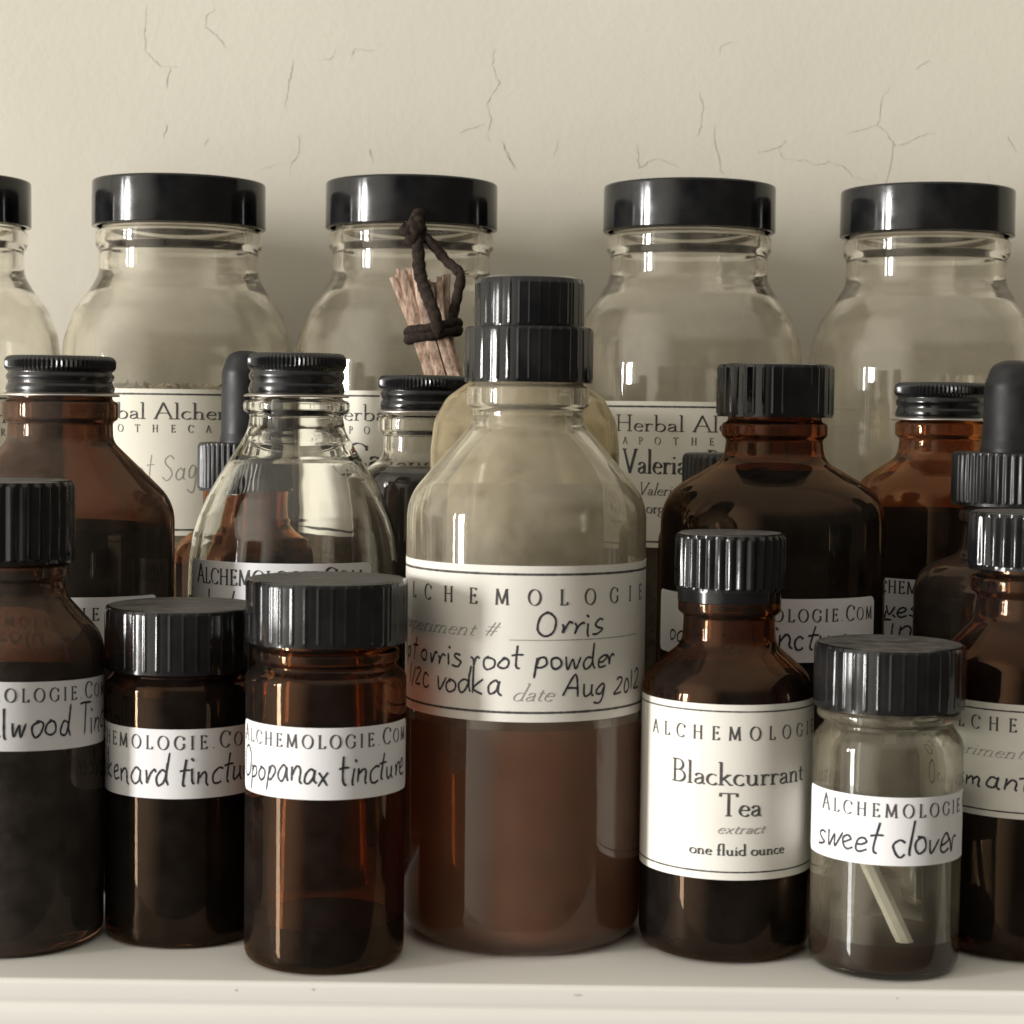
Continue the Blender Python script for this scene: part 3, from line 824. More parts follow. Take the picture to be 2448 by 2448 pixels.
HAND = {
 'a': (0.50, [[(0.38, 0.40), (0.24, 0.50), (0.08, 0.32), (0.08, 0.10), (0.20, 0.02), (0.34, 0.16), (0.39, 0.46), (0.38, 0.14), (0.48, 0.02)]]),
 'b': (0.48, [[(0.10, 1.0), (0.09, 0.05)], [(0.09, 0.28), (0.24, 0.48), (0.38, 0.34), (0.32, 0.06), (0.09, 0.04)]]),
 'c': (0.42, [[(0.36, 0.42), (0.22, 0.50), (0.07, 0.30), (0.12, 0.06), (0.26, 0.0), (0.38, 0.08)]]),
 'd': (0.50, [[(0.36, 0.40), (0.22, 0.48), (0.07, 0.28), (0.10, 0.05), (0.24, 0.03), (0.36, 0.26), (0.42, 1.0)], [(0.40, 0.7), (0.38, 0.25), (0.46, 0.0)]]),
 'e': (0.42, [[(0.06, 0.22), (0.24, 0.26), (0.34, 0.38), (0.24, 0.50), (0.09, 0.36), (0.08, 0.12), (0.20, 0.0), (0.40, 0.10)]]),
 'f': (0.34, [[(0.34, 0.90), (0.22, 0.98), (0.15, 0.8), (0.14, -0.05)], [(0.0, 0.46), (0.32, 0.50)]]),
 'g': (0.48, [[(0.36, 0.40), (0.22, 0.48), (0.07, 0.30), (0.12, 0.08), (0.26, 0.08), (0.37, 0.44), (0.38, -0.15), (0.26, -0.40), (0.06, -0.30)]]),
 'h': (0.48, [[(0.10, 1.0), (0.08, 0.0)], [(0.08, 0.24), (0.24, 0.46), (0.36, 0.36), (0.37, 0.0)]]),
 'i': (0.22, [[(0.10, 0.46), (0.09, 0.08), (0.16, 0.0)], [(0.08, 0.76), (0.16, 0.66)]]),
 'k': (0.46, [[(0.10, 1.0), (0.07, 0.0)], [(0.38, 0.52), (0.09, 0.22), (0.40, 0.0)]]),
 'l': (0.20, [[(0.09, 1.0), (0.07, 0.1), (0.12, 0.0)]]),
 'm': (0.66, [[(0.07, 0.46), (0.07, 0.02)], [(0.07, 0.26), (0.20, 0.46), (0.29, 0.36), (0.30, 0.04)], [(0.30, 0.26), (0.43, 0.46), (0.53, 0.34), (0.54, 0.06), (0.62, 0.0)]]),
 'n': (0.48, [[(0.07, 0.46), (0.08, 0.02)], [(0.08, 0.24), (0.24, 0.46), (0.36, 0.36), (0.36, 0.08), (0.44, 0.0)]]),
 'o': (0.46, [[(0.24, 0.47), (0.09, 0.36), (0.07, 0.14), (0.20, 0.01), (0.36, 0.12), (0.37, 0.36), (0.22, 0.48), (0.15, 0.44)]]),
 'p': (0.48, [[(0.10, 0.46), (0.07, -0.38)], [(0.09, 0.22), (0.18, 0.46), (0.34, 0.44), (0.38, 0.22), (0.24, 0.04), (0.09, 0.08)]]),
 'r': (0.38, [[(0.04, 0.44), (0.10, 0.30), (0.13, 0.03), (0.20, 0.34), (0.30, 0.47), (0.37, 0.40)]]),
 's': (0.38, [[(0.33, 0.46), (0.18, 0.50), (0.08, 0.38), (0.20, 0.26), (0.32, 0.14), (0.22, 0.0), (0.03, 0.04)]]),
 't': (0.36, [[(0.18, 0.88), (0.15, 0.12), (0.24, 0.0)], [(0.0, 0.50), (0.36, 0.54)]]),
 'u': (0.46, [[(0.07, 0.46), (0.08, 0.12), (0.18, 0.0), (0.34, 0.18), (0.37, 0.46), (0.36, 0.10), (0.44, 0.0)]]),
 'v': (0.40, [[(0.06, 0.46), (0.16, 0.02), (0.36, 0.48)]]),
 'w': (0.60, [[(0.06, 0.46), (0.15, 0.02), (0.29, 0.40), (0.38, 0.02), (0.55, 0.50)]]),
 'x': (0.44, [[(0.05, 0.46), (0.38, 0.0)], [(0.40, 0.48), (0.04, -0.04)]]),
 'z': (0.40, [[(0.05, 0.45), (0.33, 0.46), (0.06, 0.03), (0.38, 0.04)]]),
 'A': (0.62, [[(0.04, 0.0), (0.34, 0.95), (0.52, 0.0)], [(0.10, 0.34), (0.50, 0.36)]]),
 'O': (0.66, [[(0.36, 0.92), (0.12, 0.72), (0.08, 0.24), (0.26, 0.0), (0.50, 0.16), (0.58, 0.60), (0.42, 0.90), (0.26, 0.90)]]),
 'R': (0.56, [[(0.10, 0.9), (0.08, 0.0)], [(0.06, 0.9), (0.36, 0.86), (0.40, 0.62), (0.10, 0.45), (0.48, 0.0)]]),
 'S': (0.56, [[(0.48, 0.80), (0.34, 0.95), (0.12, 0.84), (0.14, 0.62), (0.40, 0.44), (0.46, 0.2), (0.28, 0.0), (0.04, 0.12)]]),
 'T': (0.50, [[(0.02, 0.90), (0.52, 0.94)], [(0.27, 0.92), (0.24, 0.0)]]),
 '0': (0.40, [[(0.20, 0.62), (0.07, 0.44), (0.10, 0.10), (0.22, 0.0), (0.34, 0.2), (0.32, 0.5), (0.19, 0.62)]]),
 '1': (0.22, [[(0.10, 0.80), (0.08, 0.0)]]),
 '2': (0.44, [[(0.05, 0.58), (0.18, 0.72), (0.32, 0.60), (0.24, 0.34), (0.04, 0.02), (0.40, 0.04)]]),
 '/': (0.30, [[(0.26, 0.8), (0.04, -0.1)]]),
 ' ': (0.30, []),
}

def catmull(pts, n=6):
    if len(pts) < 3:
        return pts
    P = [pts[0]] + list(pts) + [pts[-1]]
    out = []
    for i in range(1, len(P) - 2):
        p0, p1, p2, p3 = P[i - 1], P[i], P[i + 1], P[i + 2]
        for k in range(n):
            t = k / n
            out.append(tuple(0.5 * (2 * p1[j] + (p2[j] - p0[j]) * t + (2 * p0[j] - 5 * p1[j] + 4 * p2[j] - p3[j]) * t * t + (3 * p1[j] - p0[j] - 3 * p2[j] + p3[j]) * t ** 3) for j in (0, 1)))
    out.append(pts[-1])
    return out

class LabelMesh:
    """paper wrapped on a cylinder of radius R with ink lying just above it (same mesh, further materials)"""
    def __init__(self, R):
        self.R = R
        self.bm = bmesh.new()
        self.tilt = 0.0
        self.bulge = None
    def pt(self, s, z, lift):
        a = s / self.R
        r = (self.R + lift) * MM
        z = z + self.tilt * s
        return self.bm.verts.new((r * math.sin(a), -r * math.cos(a), z * MM))
    def paper(self, s0, s1, z0, z1, corner, lift=0.07):
        n = max(24, int((s1 - s0) / 0.5))
        xs = sorted(set([s0 + (s1 - s0) * k / n for k in range(n + 1)] + [s0 + corner * (1 - math.cos(t * math.pi / 12)) for t in range(7)] + [s1 - corner * (1 - math.cos(t * math.pi / 12)) for t in range(7)]))
        cols = []
        for s in xs:
            e = min(s - s0, s1 - s)
            cut = 0.0
            if e < corner:
                cut = corner - math.sqrt(max(0.0, corner ** 2 - (corner - e) ** 2))
            cols.append([(s, z0 + cut), (s, (z0 + z1) / 2), (s, z1 - cut)])
        F = [[self.pt(s, z, lift) for s, z in c] for c in cols]
        B = [[self.pt(s, z, 0.012) for s, z in c] for c in cols]
        q = self.bm.faces.new
        for i in range(len(F) - 1):
            for j in (0, 1):
                q((F[i][j], F[i + 1][j], F[i + 1][j + 1], F[i][j + 1]))
                q((B[i][j + 1], B[i + 1][j + 1], B[i + 1][j], B[i][j]))
            q((B[i][0], B[i + 1][0], F[i + 1][0], F[i][0]))
            q((F[i][2], F[i + 1][2], B[i + 1][2], B[i][2]))
        for j in (0, 1):
            q((B[0][j], F[0][j], F[0][j + 1], B[0][j + 1]))
            q((F[-1][j], B[-1][j], B[-1][j + 1], F[-1][j + 1]))
    def ribbon(self, pts, widths, mat, lift):
        n = len(pts)
        L, Rr = [], []
        for i in range(n):
            a = pts[max(0, i - 1)]
            b = pts[min(n - 1, i + 1)]
            dx, dz = b[0] - a[0], b[1] - a[1]
            d = math.hypot(dx, dz) or 1e-6
            nx, nz = -dz / d, dx / d
            w = widths[i] / 2
            L.append(self.pt(pts[i][0] + nx * w, pts[i][1] + nz * w, lift))
            Rr.append(self.pt(pts[i][0] - nx * w, pts[i][1] - nz * w, lift))
        for i in range(n - 1):
            f = self.bm.faces.new((L[i], Rr[i], Rr[i + 1], L[i + 1]))
            f.normal_update()
            c = f.calc_center_median()
            if f.normal.x * c.x + f.normal.y * c.y < 0:
                f.normal_flip()
            f.material_index = mat
    def rule(self, s0, s1, z, w, mat=1):
        n = max(2, int((s1 - s0) / 0.4))
        self.ribbon([(s0 + (s1 - s0) * k / n, z) for k in range(n + 1)], [w * random.uniform(0.85, 1.15) for _ in range(n + 1)], mat, 0.10)
    def text(self, txt, style, s0, s1, z, h):
        roman = style not in ('hand', 'pen')
        font = ROMAN if roman else HAND
        slant = {'script': 0.38, 'bookit': 0.26, 'hand': 0.10, 'pen': 0.08}.get(style, 0.0)
        sizes = []
        for i, ch in enumerate(txt):
            k = 1.0
            if style == 'caps':
                k = 1.22 if (i == 0 or txt[i - 1] == '.') else 1.0
            sizes.append(k)
        wid = [font.get(ch, (0.4, []))[0] * k * h for ch, k in zip(txt, sizes)]
        total = s1 - s0
        nat = sum(wid)
        gap, sx = 0.0, 1.0
        if style in ('wide', 'caps'):
            if nat > total * 0.96:
                sx = total * 0.94 / nat
            gap = (total - nat * sx) / max(1, len(txt) - 1)
        else:
            sx = total / nat
        x = s0
        for ch, k, w in zip(txt, sizes, wid):
            if not roman:
                k = k * random.uniform(0.88, 1.10)
                slant = 0.08 + random.uniform(-0.09, 0.12)
            hh = h * k
            kx = sx * k * h
            dz = random.uniform(-0.06, 0.05) * h if not roman else 0.0
            for st in font.get(ch, (0.4, []))[1]:
                if roman:
                    P = st
                    Q = []
                    for i in range(len(P) - 1):
                        (ax, ay), (bx, by) = P[i], P[i + 1]
                        m = max(1, int(math.hypot(bx - ax, by - ay) / 0.22))
                        for t in range(m):
                            Q.append((ax + (bx - ax) * t / m, ay + (by - ay) * t / m))
                    Q.append(P[-1])
                    P = Q
                else:
                    if len(st) == 2:
                        (ax, ay), (bx, by) = st
                        st = [(ax + (bx - ax) * t / 6, ay + (by - ay) * t / 6) for t in range(7)]
                        P = [(px, py + 0.02 * math.sin(px * 9)) for px, py in st]
                    else:
                        P = catmull([(px + random.uniform(-0.028, 0.028), py + random.uniform(-0.04, 0.04)) for px, py in st])
                pts = [(x + (px + slant * py) * kx, z + dz + py * hh) for px, py in P]
                ws = []
                for i in range(len(pts)):
                    a, b = P[max(0, i - 1)], P[min(len(P) - 1, i + 1)]
                    if roman:
                        phi = math.atan2(b[1] - a[1], b[0] - a[0])
                        thick, thin = {'script': (0.075, 0.03), 'bookit': (0.10, 0.04), 'book': (0.125, 0.045), 'wide': (0.15, 0.05), 'caps': (0.15, 0.05)}[style]
                        if style == 'book' and h < 2.2:
                            thick, thin = 0.17, 0.08
                        if style == 'script' and h < 2.2:
                            thick, thin = 0.12, 0.06
                        q = abs(math.sin(phi - math.radians(-18)))
                        ws.append(math.hypot(thick * q, thin) * hh)
                    else:
                        base = 0.43 if style == 'hand' else 0.24
                        ws.append(base * random.uniform(0.82, 1.14) * (0.62 if i == len(pts) - 1 else 1.0))
                mat = {'hand': 3, 'pen': 2, 'script': 2}.get(style, 1)
                self.ribbon(pts, ws, mat, 0.12 + 0.001 * random.random())
            x += w * sx + gap
    def done(self, paper, parent):
        return build("paper_label", self.bm, [MAT[paper], MAT['ink'], MAT['faint'], MAT['pen']], parent, angle=40)

def add_labels(d, root, off=0.0):
    R = max(p[0] for p in d['profile'])
    for lab in d.get('labels', ()):
        L = LabelMesh(R)
        L.tilt = lab['tilt']
        s0, s1 = lab['arc']
        z0, z1 = lab['z']
        L.paper(s0, s1, z0, z1, lab['corner'])
        for z, w in lab['rules']:
            L.rule(s0 + 0.2, s1 - 0.2, z, w)
        for t, style, a, b, z, h in lab['lines']:
            if style == 'line':
                L.rule(a, b, z, 0.16, 2)
            else:
                L.text(t, style, a, b, z, h)
        o = L.done(lab['paper'], root)
        o.rotation_euler = (0, 0, -math.atan2(d['x'], d['y']))     # each bottle is turned to show its label

# ------------------------------------------------------------------ things
def thing(name, label, cat, x, y, group=None, rot=0.0):
    o = bpy.data.objects.new(name, None)
    o.empty_display_size = 0.01
    COL.objects.link(o)
    o.location = (x * MM, y * MM, 0.0)
    o.rotation_euler = (0, 0, rot)
    o['label'], o['category'] = label, cat
    if group:
        o['group'] = group
    return o

def bottle(key, name, label, cat, glass_key, liquid_key, cap, wall=1.7, base=3.2, group=None, wob=None, liquid_name="liquid"):
    d = VESSELS[key]
    root = thing(name, label, cat, d['x'], d['y'], group)
    glass_body("glass_body", d['profile'], wall, base, MAT[glass_key], root, wob)
    if liquid_key and 'level' in d:
        liquid_body(d['profile'], wall, base, d['level'], MAT[liquid_key], root, name=liquid_name)
    r, z0, z1 = d['cap']
    P, T = MAT['plastic'], MAT['plastic_top']
    if cap == 'metal':
        metal_cap(r, z0, z1, root)
    elif cap == 'ribs':            # close rounded ribs
        grooved_cap("screw_cap", r, z0, z1, 32, 0.62, 0.75, [P, T], root, bevel=0.8, lip=0.9)
    elif cap == 'lines':           # smooth wall with thin raised lines
        grooved_cap("screw_cap", r, z0, z1, 38, 0.13, 9.0, [P, T], root, bevel=0.7, lip=0.8)
    elif cap == 'shiny':
        smooth_cap("screw_cap", r, z0, z1, P, root)
    elif cap == 'dome':            # two-step press cap
        c = grooved_cap("screw_cap", r, z0, z1, 38, 0.12, 9.0, [P, P], root, bevel=0.6, lip=0.6)
        r2, a, b = d['dome']
        grooved_cap("cap_top", r2, z1 - 0.05, b, 34, 0.11, 9.0, [P, P], c, bevel=1.3, lip=0.5)
    elif cap == 'matte':
        grooved_cap("screw_cap", r, z0, z1, 36, 0.3, 1.2, [MAT['plastic_matte'], MAT['plastic_matte']], root, bevel=1.0, lip=0.8)
    elif cap == 'dropper':
        grooved_cap("dropper_collar", r, z0, z1, 48, 0.45, 1.0, [MAT['plastic_matte'], MAT['plastic_matte']], root, bevel=0.6, lip=0.8)
        rb, b0, b1 = d['bulb']
        bm = bmesh.new()
        lathe(bm, fillet([(rb * 0.9, b0 - 2.0, 0), (rb * 1.06, b0 - 0.4, 0.3), (rb * 1.05, b0 + 1.2, 0.8), (rb * 0.99, b0 + 3, 1.5), (rb * 0.97, b1 - rb * 0.85, 4.0), (rb * 0.72, b1 - rb * 0.16, 4.0), (rb * 0.3, b1, 3.0), (0, b1, 0)], 8), 72)
        fix_normals(bm)
        build("rubber_bulb", bm, MAT['rubber'], root, angle=60)
        bm = bmesh.new()       # glass pipette inside the bottle
        lathe(bm, [(0, 6.0), (1.0, 6.2), (2.2, 16.0), (2.6, z0 - 2), (2.6, z0 + 1), (0, z0 + 1)], 24)
        fix_normals(bm)
        build("pipette", bm, MAT['clear'], root)
    if 'skirt' in d:
        rs, a, b = d['skirt']
        bm = bmesh.new()
        lathe(bm, [(rs - 1.0, a), (rs, a), (rs, b), (rs - 1.0, b)], 96, close=True)
        fix_normals(bm)
        build("tamper_ring", bm, P, root)
    add_labels(d, root)
    return root

# wall and shelf: the setting
def make_wall():
    bm = bmesh.new()
    y = WALL_Y * MM
    c = [bm.verts.new(p) for p in ((-1.4, y, -0.5), (1.4, y, -0.5), (1.4, y, 0.9), (-1.4, y, 0.9), (-1.4, y + 0.1, -0.5), (1.4, y + 0.1, -0.5), (1.4, y + 0.1, 0.9), (-1.4, y + 0.1, 0.9))]
    for f in ((0, 1, 2, 3), (5, 4, 7, 6), (3, 2, 6, 7), (4, 5, 1, 0), (0, 3, 7, 4), (1, 5, 6, 2)):
        bm.faces.new([c[i] for i in f])
    rnd = random.Random(3)
    for ln in CRACKS:
        P = []
        for i in range(len(ln) - 1):
            (ax, az), (bx, bz) = ln[i], ln[i + 1]
            m = max(2, int(math.hypot(bx - ax, bz - az) / 0.9))
            for t in range(m):
                j = 0.0 if (i == 0 and t == 0) else 0.28
                P.append((ax + (bx - ax) * t / m + rnd.uniform(-j, j), az + (bz - az) * t / m + rnd.uniform(-j, j)))
        P.append(ln[-1])
        n = len(P)
        Lf, Rt = [], []
        for i in range(n):
            a, b = P[max(0, i - 1)], P[min(n - 1, i + 1)]
            dx, dz = b[0] - a[0], b[1] - a[1]
            d = math.hypot(dx, dz) or 1e-6
            w = 0.105 * rnd.uniform(0.35, 1.3) * (0.25 + 0.75 * math.sin(math.pi * min(1, max(0.0, (i + 0.6) / (n + 0.2)))) ** 0.6)
            nx, nz = -dz / d * w, dx / d * w
            Lf.append(bm.verts.new(((P[i][0] + nx) * MM, y - 0.00012, (P[i][1] + nz) * MM)))
            Rt.append(bm.verts.new(((P[i][0] - nx) * MM, y - 0.00012, (P[i][1] - nz) * MM)))
        for i in range(n - 1):
            f = bm.faces.new((Lf[i], Lf[i + 1], Rt[i + 1], Rt[i]))
            f.material_index = 1
    o = build("wall", bm, [MAT['plaster'], MAT['crack']], smooth=False)
    o['kind'] = 'structure'
    o['label'] = 'cream painted plaster wall with fine cracks behind the bottles'

def make_shelf():
    front = 344.0
    prof = [(WALL_Y - 0.5, 0.0)] + [(front + 1.0, 0.0)]
    for k in range(1, 7):       # softened top edge
        a = math.radians(90 * k / 6)
        prof.append((front + 1.0 - 1.0 * math.sin(a), -1.0 + 1.0 * math.cos(a)))
    prof += [(front + 0.0, -3.3), (front + 0.12, -3.8), (front + 0.3, -4.2), (front + 0.3, -4.6), (front + 0.05, -5.0), (front - 0.3, -5.6), (front - 0.5, -6.4), (front - 0.5, -8.0),
             (front - 0.2, -9.6), (front + 1.5, -11), (front + 4, -12), (WALL_Y - 0.5, -12.0)]
    bm = bmesh.new()
    rows = []
    for xx in (-900.0, 900.0):
        rows.append([bm.verts.new((xx * MM, p[0] * MM, p[1] * MM)) for p in prof])
    n = len(prof)
    for i in range(n):
        j = (i + 1) % n
        bm.faces.new((rows[0][i], rows[0][j], rows[1][j], rows[1][i]))
    bm.faces.new(rows[0])
    bm.faces.new(list(reversed(rows[1])))
    fix_normals(bm)
    rnd = random.Random(11)
    for x, z, w in ((-49.0, -1.6, 0.35), (-35.0, -1.3, 0.35), (13.0, -1.7, 1.1), (71.0, -1.5, 0.3)):
        ring = [bm.verts.new(((x + w * math.cos(t * math.pi / 5) * rnd.uniform(0.6, 1.0)) * MM, (front - 0.06) * MM, (z + 0.28 * math.sin(t * math.pi / 5) * rnd.uniform(0.5, 1.0)) * MM)) for t in range(10)]
        f = bm.faces.new(ring)
        f.material_index = 1
    o = build("shelf", bm, [MAT['shelf'], MAT['speck']], angle=30)
    o['kind'] = 'structure'
    o['label'] = 'off white painted wooden shelf with moulded front edge'

make_wall()
make_shelf()

# ---- front row
bottle('sandalwood', "tincture_bottle", "amber bottle with ribbed black cap and slanting white sticker, cut off at front left", "bottle", 'amber_dust', 'liquid_dark', 'ribs')
bottle('spikenard', "tincture_jar", "squat almost black amber vial, wide black cap, left of the vial with orange glints", "vial", 'amber', 'liquid_black', 'lines', wall=1.4, base=2.4)
bottle('opopanax', "tincture_jar", "squat amber vial with wide black cap and orange glints, standing against the large clear bottle", "vial", 'amber', 'liquid_dark', 'lines', wall=1.4, base=2.4)
bottle('orris', "tincture_bottle", "large hazy clear bottle of brown liquid with two step black cap and wide cream label", "bottle", 'hazy', 'liquid_brown', 'dome', wall=1.7, base=2.2)
bottle('blackcurrant', "extract_bottle", "small amber bottle of black liquid with ribbed cap and tall printed cream label", "bottle", 'amber', 'liquid_black', 'ribs', wall=1.6, base=3.0)
bottle('clover', "tincture_jar", "small dusty clear glass vial with black cap and a white stick leaning inside", "vial", 'dusty', 'liquid_residue', 'lines', wall=1.4, base=1.6)
bottle('osmanthus', "tincture_bottle", "small amber bottle with ribbed black cap and cream label, cut off at front right", "bottle", 'amber', 'liquid_black', 'ribs', wall=1.6, base=3.0)

# ---- second row
bottle('amber_left', "apothecary_bottle", "big dark amber bottle with black metal screw cap behind the front left bottle", "bottle", 'amber_dust', 'liquid_dark', 'metal', wall=2.0, base=3.6)
bottle('clear_drop', "apothecary_bottle", "clear glass bottle with sloping teardrop shoulders and black metal screw cap", "bottle", 'wavy', 'liquid_residue', 'metal', wall=1.8, base=3.4)
bottle('amber_right', "apothecary_bottle", "big round shouldered dark amber bottle with thick black plastic cap, behind the printed label bottle", "bottle", 'amber_deep', 'liquid_black', 'lines', wall=2.0, base=3.6)
bottle('dropper_right', "dropper_bottle", "dropper bottle with black rubber bulb and ridged collar at the right edge", "dropper bottle", 'amber_dust', 'liquid_dark', 'dropper', wall=1.8, base=3.2)
bottle('dome', "apothecary_bottle", "yellowish hazy bottle with rounded shoulders hidden behind the large clear bottle", "bottle", 'yellow', 'liquid_gold', 'shiny', wall=1.8, base=3.4)

# ---- third row
bottle('dropper_left', "dropper_bottle", "dropper bottle with black rubber bulb standing behind the clear teardrop bottle", "dropper bottle", 'amber', 'liquid_dark', 'dropper', wall=1.7, base=3.0)
bottle('small_clear', "apothecary_bottle", "clear bottle of dark liquid with black metal cap under the stick bundle", "bottle", 'clear', 'liquid_black', 'metal', wall=1.5, base=3.0)
bottle('hidden_cap', "apothecary_bottle", "bottle showing only its satin black cap behind the big amber bottle on the right", "bottle", 'amber', 'liquid_dark', 'matte', wall=1.6, base=3.0)
bottle('amber_far', "apothecary_bottle", "orange amber bottle with black metal screw cap in front of the rightmost tall jar", "bottle", 'amber_light', 'liquid_dark', 'metal', wall=1.8, base=3.2)

# ---- tall jars along the wall
JARS = "tall clear jars along the wall"
def herbs(jar_key, label, mat, seed, bits):
    """dried plant matter heaped in a jar"""
    d = VESSELS[jar_key]
    rnd = random.Random(seed)
    r_in = max(p[0] for p in d['profile']) - 2.6
    top = d['level']
    bm = bmesh.new()
    lathe(bm, fillet([(0, 5.2, 0), (r_in - 2, 5.2, 2), (r_in, 8.0, 2), (r_in, top - 4, 1.5), (r_in - 3, top - 1.5, 2), (r_in * 0.4, top - 1.0, 1), (0, top - 1.0, 0)], 4), 64,
          wob=lambda a, r, z: r - 0.7 * abs(math.sin(a * 7 + z * 0.9)) * (1 if r > r_in - 1 else 0))
    for _ in range(bits):
        a = rnd.uniform(0, 2 * math.pi)
        rr = r_in * math.sqrt(rnd.random()) * 0.93
        p = Vector((rr * math.cos(a), rr * math.sin(a), top - 1.2 + rnd.uniform(-0.8, 1.6)))
        q = Vector((rnd.uniform(-1, 1), rnd.uniform(-1, 1), rnd.uniform(-0.3, 0.9))).normalized() * rnd.uniform(1.2, 3.4)
        s = Vector((rnd.uniform(-1, 1), rnd.uniform(-1, 1), rnd.uniform(-1, 1))).cross(q).normalized() * rnd.uniform(0.5, 1.1)
        t = q.cross(s).normalized() * 0.18
        V = [bm.verts.new((p + w) * MM) for w in (-q, -q * 0.2 + s, q, -q * 0.2 - s, t, -t)]
        for i in range(4):
            bm.faces.new((V[i], V[(i + 1) % 4], V[4]))
            bm.faces.new((V[(i + 1) % 4], V[i], V[5]))
    fix_normals(bm)
    o = build("dried_herbs", bm, mat, None, (d['x'] * MM, d['y'] * MM, 0), angle=30)
    o['kind'] = 'stuff'
    o['label'] = label
    o['category'] = 'dried herbs'

def jar(key, label):
    return bottle(key, "storage_jar", label, "jar", 'clear', None, 'shiny', wall=2.2, base=4.5, group=JARS)
jar('jar0', "tall clear jar cut off by the left edge of the photo")
jar('jar1', "tall clear jar with cream label, behind the left dropper bulb and big amber bottle")
jar('jar2', "tall clear jar with the tied stick bundle hanging from its neck")
jar('jar4', "tall clear jar with cream label right of the large clear bottle with two step cap")
jar('jar5', "tall clear empty jar without a label, rightmost of the jars by the wall")
herbs('jar0', "dried herbs filling the jar cut off by the left edge", MAT['herb_dark'], 5, 160)
herbs('jar1', "pale dried leaves heaped just above the label of the second jar from left", MAT['herb'], 6, 260)
herbs('jar2', "dried herbs inside the jar behind the stick bundle", MAT['herb_dark'], 8, 160)
herbs('jar4', "dark dried roots inside the labelled jar right of the large clear bottle", MAT['herb_dark'], 9, 160)

# ---- stick leaning inside the small clear vial
def paper_stick():
    d = VESSELS['clover']
    (x0, z0), (x1, z1) = d['stick_top'], d['stick_bot']
    y0, y1 = d['y'] - 2.0, d['y'] - 7.5
    A, B = Vector((x1, y1, z1)) * MM, Vector((x0 - (x1 - x0) * 0.55, y0, z0 + (z0 - z1) * 0.55)) * MM
    ax = (B - A)
    L = ax.length
    bm = bmesh.new()
    n = 14
    rings = []
    for k in range(n + 1):
        t = k / n
        row = []
        for j in range(8):
            a = 2 * math.pi * j / 8
            row.append(bm.verts.new((2.1 * MM * math.cos(a) * (0.94 + 0.06 * math.sin(k * 2.3)), 1.5 * MM * math.sin(a), L * t)))
        rings.append(row)
    for R0, R1 in zip(rings, rings[1:]):
        for j in range(8):
            bm.faces.new((R0[j], R0[(j + 1) % 8], R1[(j + 1) % 8], R1[j]))
    bm.faces.new(list(reversed(rings[0])))
    bm.faces.new(rings[-1])
    fix_normals(bm)
    o = build("paper_stick", bm, MAT['strip'])
    o.location = A
    o.rotation_mode = 'QUATERNION'
    o.rotation_quaternion = ax.to_track_quat('Z', 'Y')
    o['label'] = "thin white stick leaning inside the small dusty clear vial"
    o['category'] = "stick"
paper_stick()

# ---- bundle of split wood sticks tied with cord
def resample(P, step):
    out = [Vector(P[0])]
    for a, b in zip(P, P[1:]):
        a, b = Vector(a), Vector(b)
        m = max(1, int((b - a).length / step))
        out += [a.lerp(b, (t + 1) / m) for t in range(m)]
    return out

def tube(bm, pts, rad, seg=8, flat=1.0, ply=0.07):
    seg = max(seg, 12)
    P = [p * MM for p in resample(pts, 0.45)]
    rings = []
    up = Vector((0, 1, 0))
    for i, p in enumerate(P):
        t = (P[min(len(P) - 1, i + 1)] - P[max(0, i - 1)]).normalized()
        u = t.cross(up)
        if u.length < 0.05:
            u = t.cross(Vector((1, 0, 0)))
        u.normalize()
        v = t.cross(u).normalized()
        r = rad * MM * (1 + random.uniform(-0.07, 0.07))
        row = []
        for k in range(seg):                                   # two twisted strands
            a = 2 * math.pi * k / seg
            q = r * (1 + ply * math.cos(2 * a - i * 1.05))
            row.append(bm.verts.new(p + u * q * math.cos(a) + v * q * flat * math.sin(a)))
        rings.append(row)
    for A, B in zip(rings, rings[1:]):
        for k in range(seg):
            bm.faces.new((A[k], A[(k + 1) % seg], B[(k + 1) % seg], B[k]))
    bm.faces.new(list(reversed(rings[0])))
    bm.faces.new(rings[-1])

def curve3(pts, n=6):
    out = []
    P = [Vector(pts[0])] + [Vector(p) for p in pts] + [Vector(pts[-1])]
    for i in range(1, len(P) - 2):
        p0, p1, p2, p3 = P[i - 1:i + 3]
        for k in range(n):
            t = k / n
            out.append(0.5 * (2 * p1 + (p2 - p0) * t + (2 * p0 - 5 * p1 + 4 * p2 - p3) * t * t + (3 * p1 - p0 - 3 * p2 + p3) * t ** 3))
    out.append(P[-1])
    return out

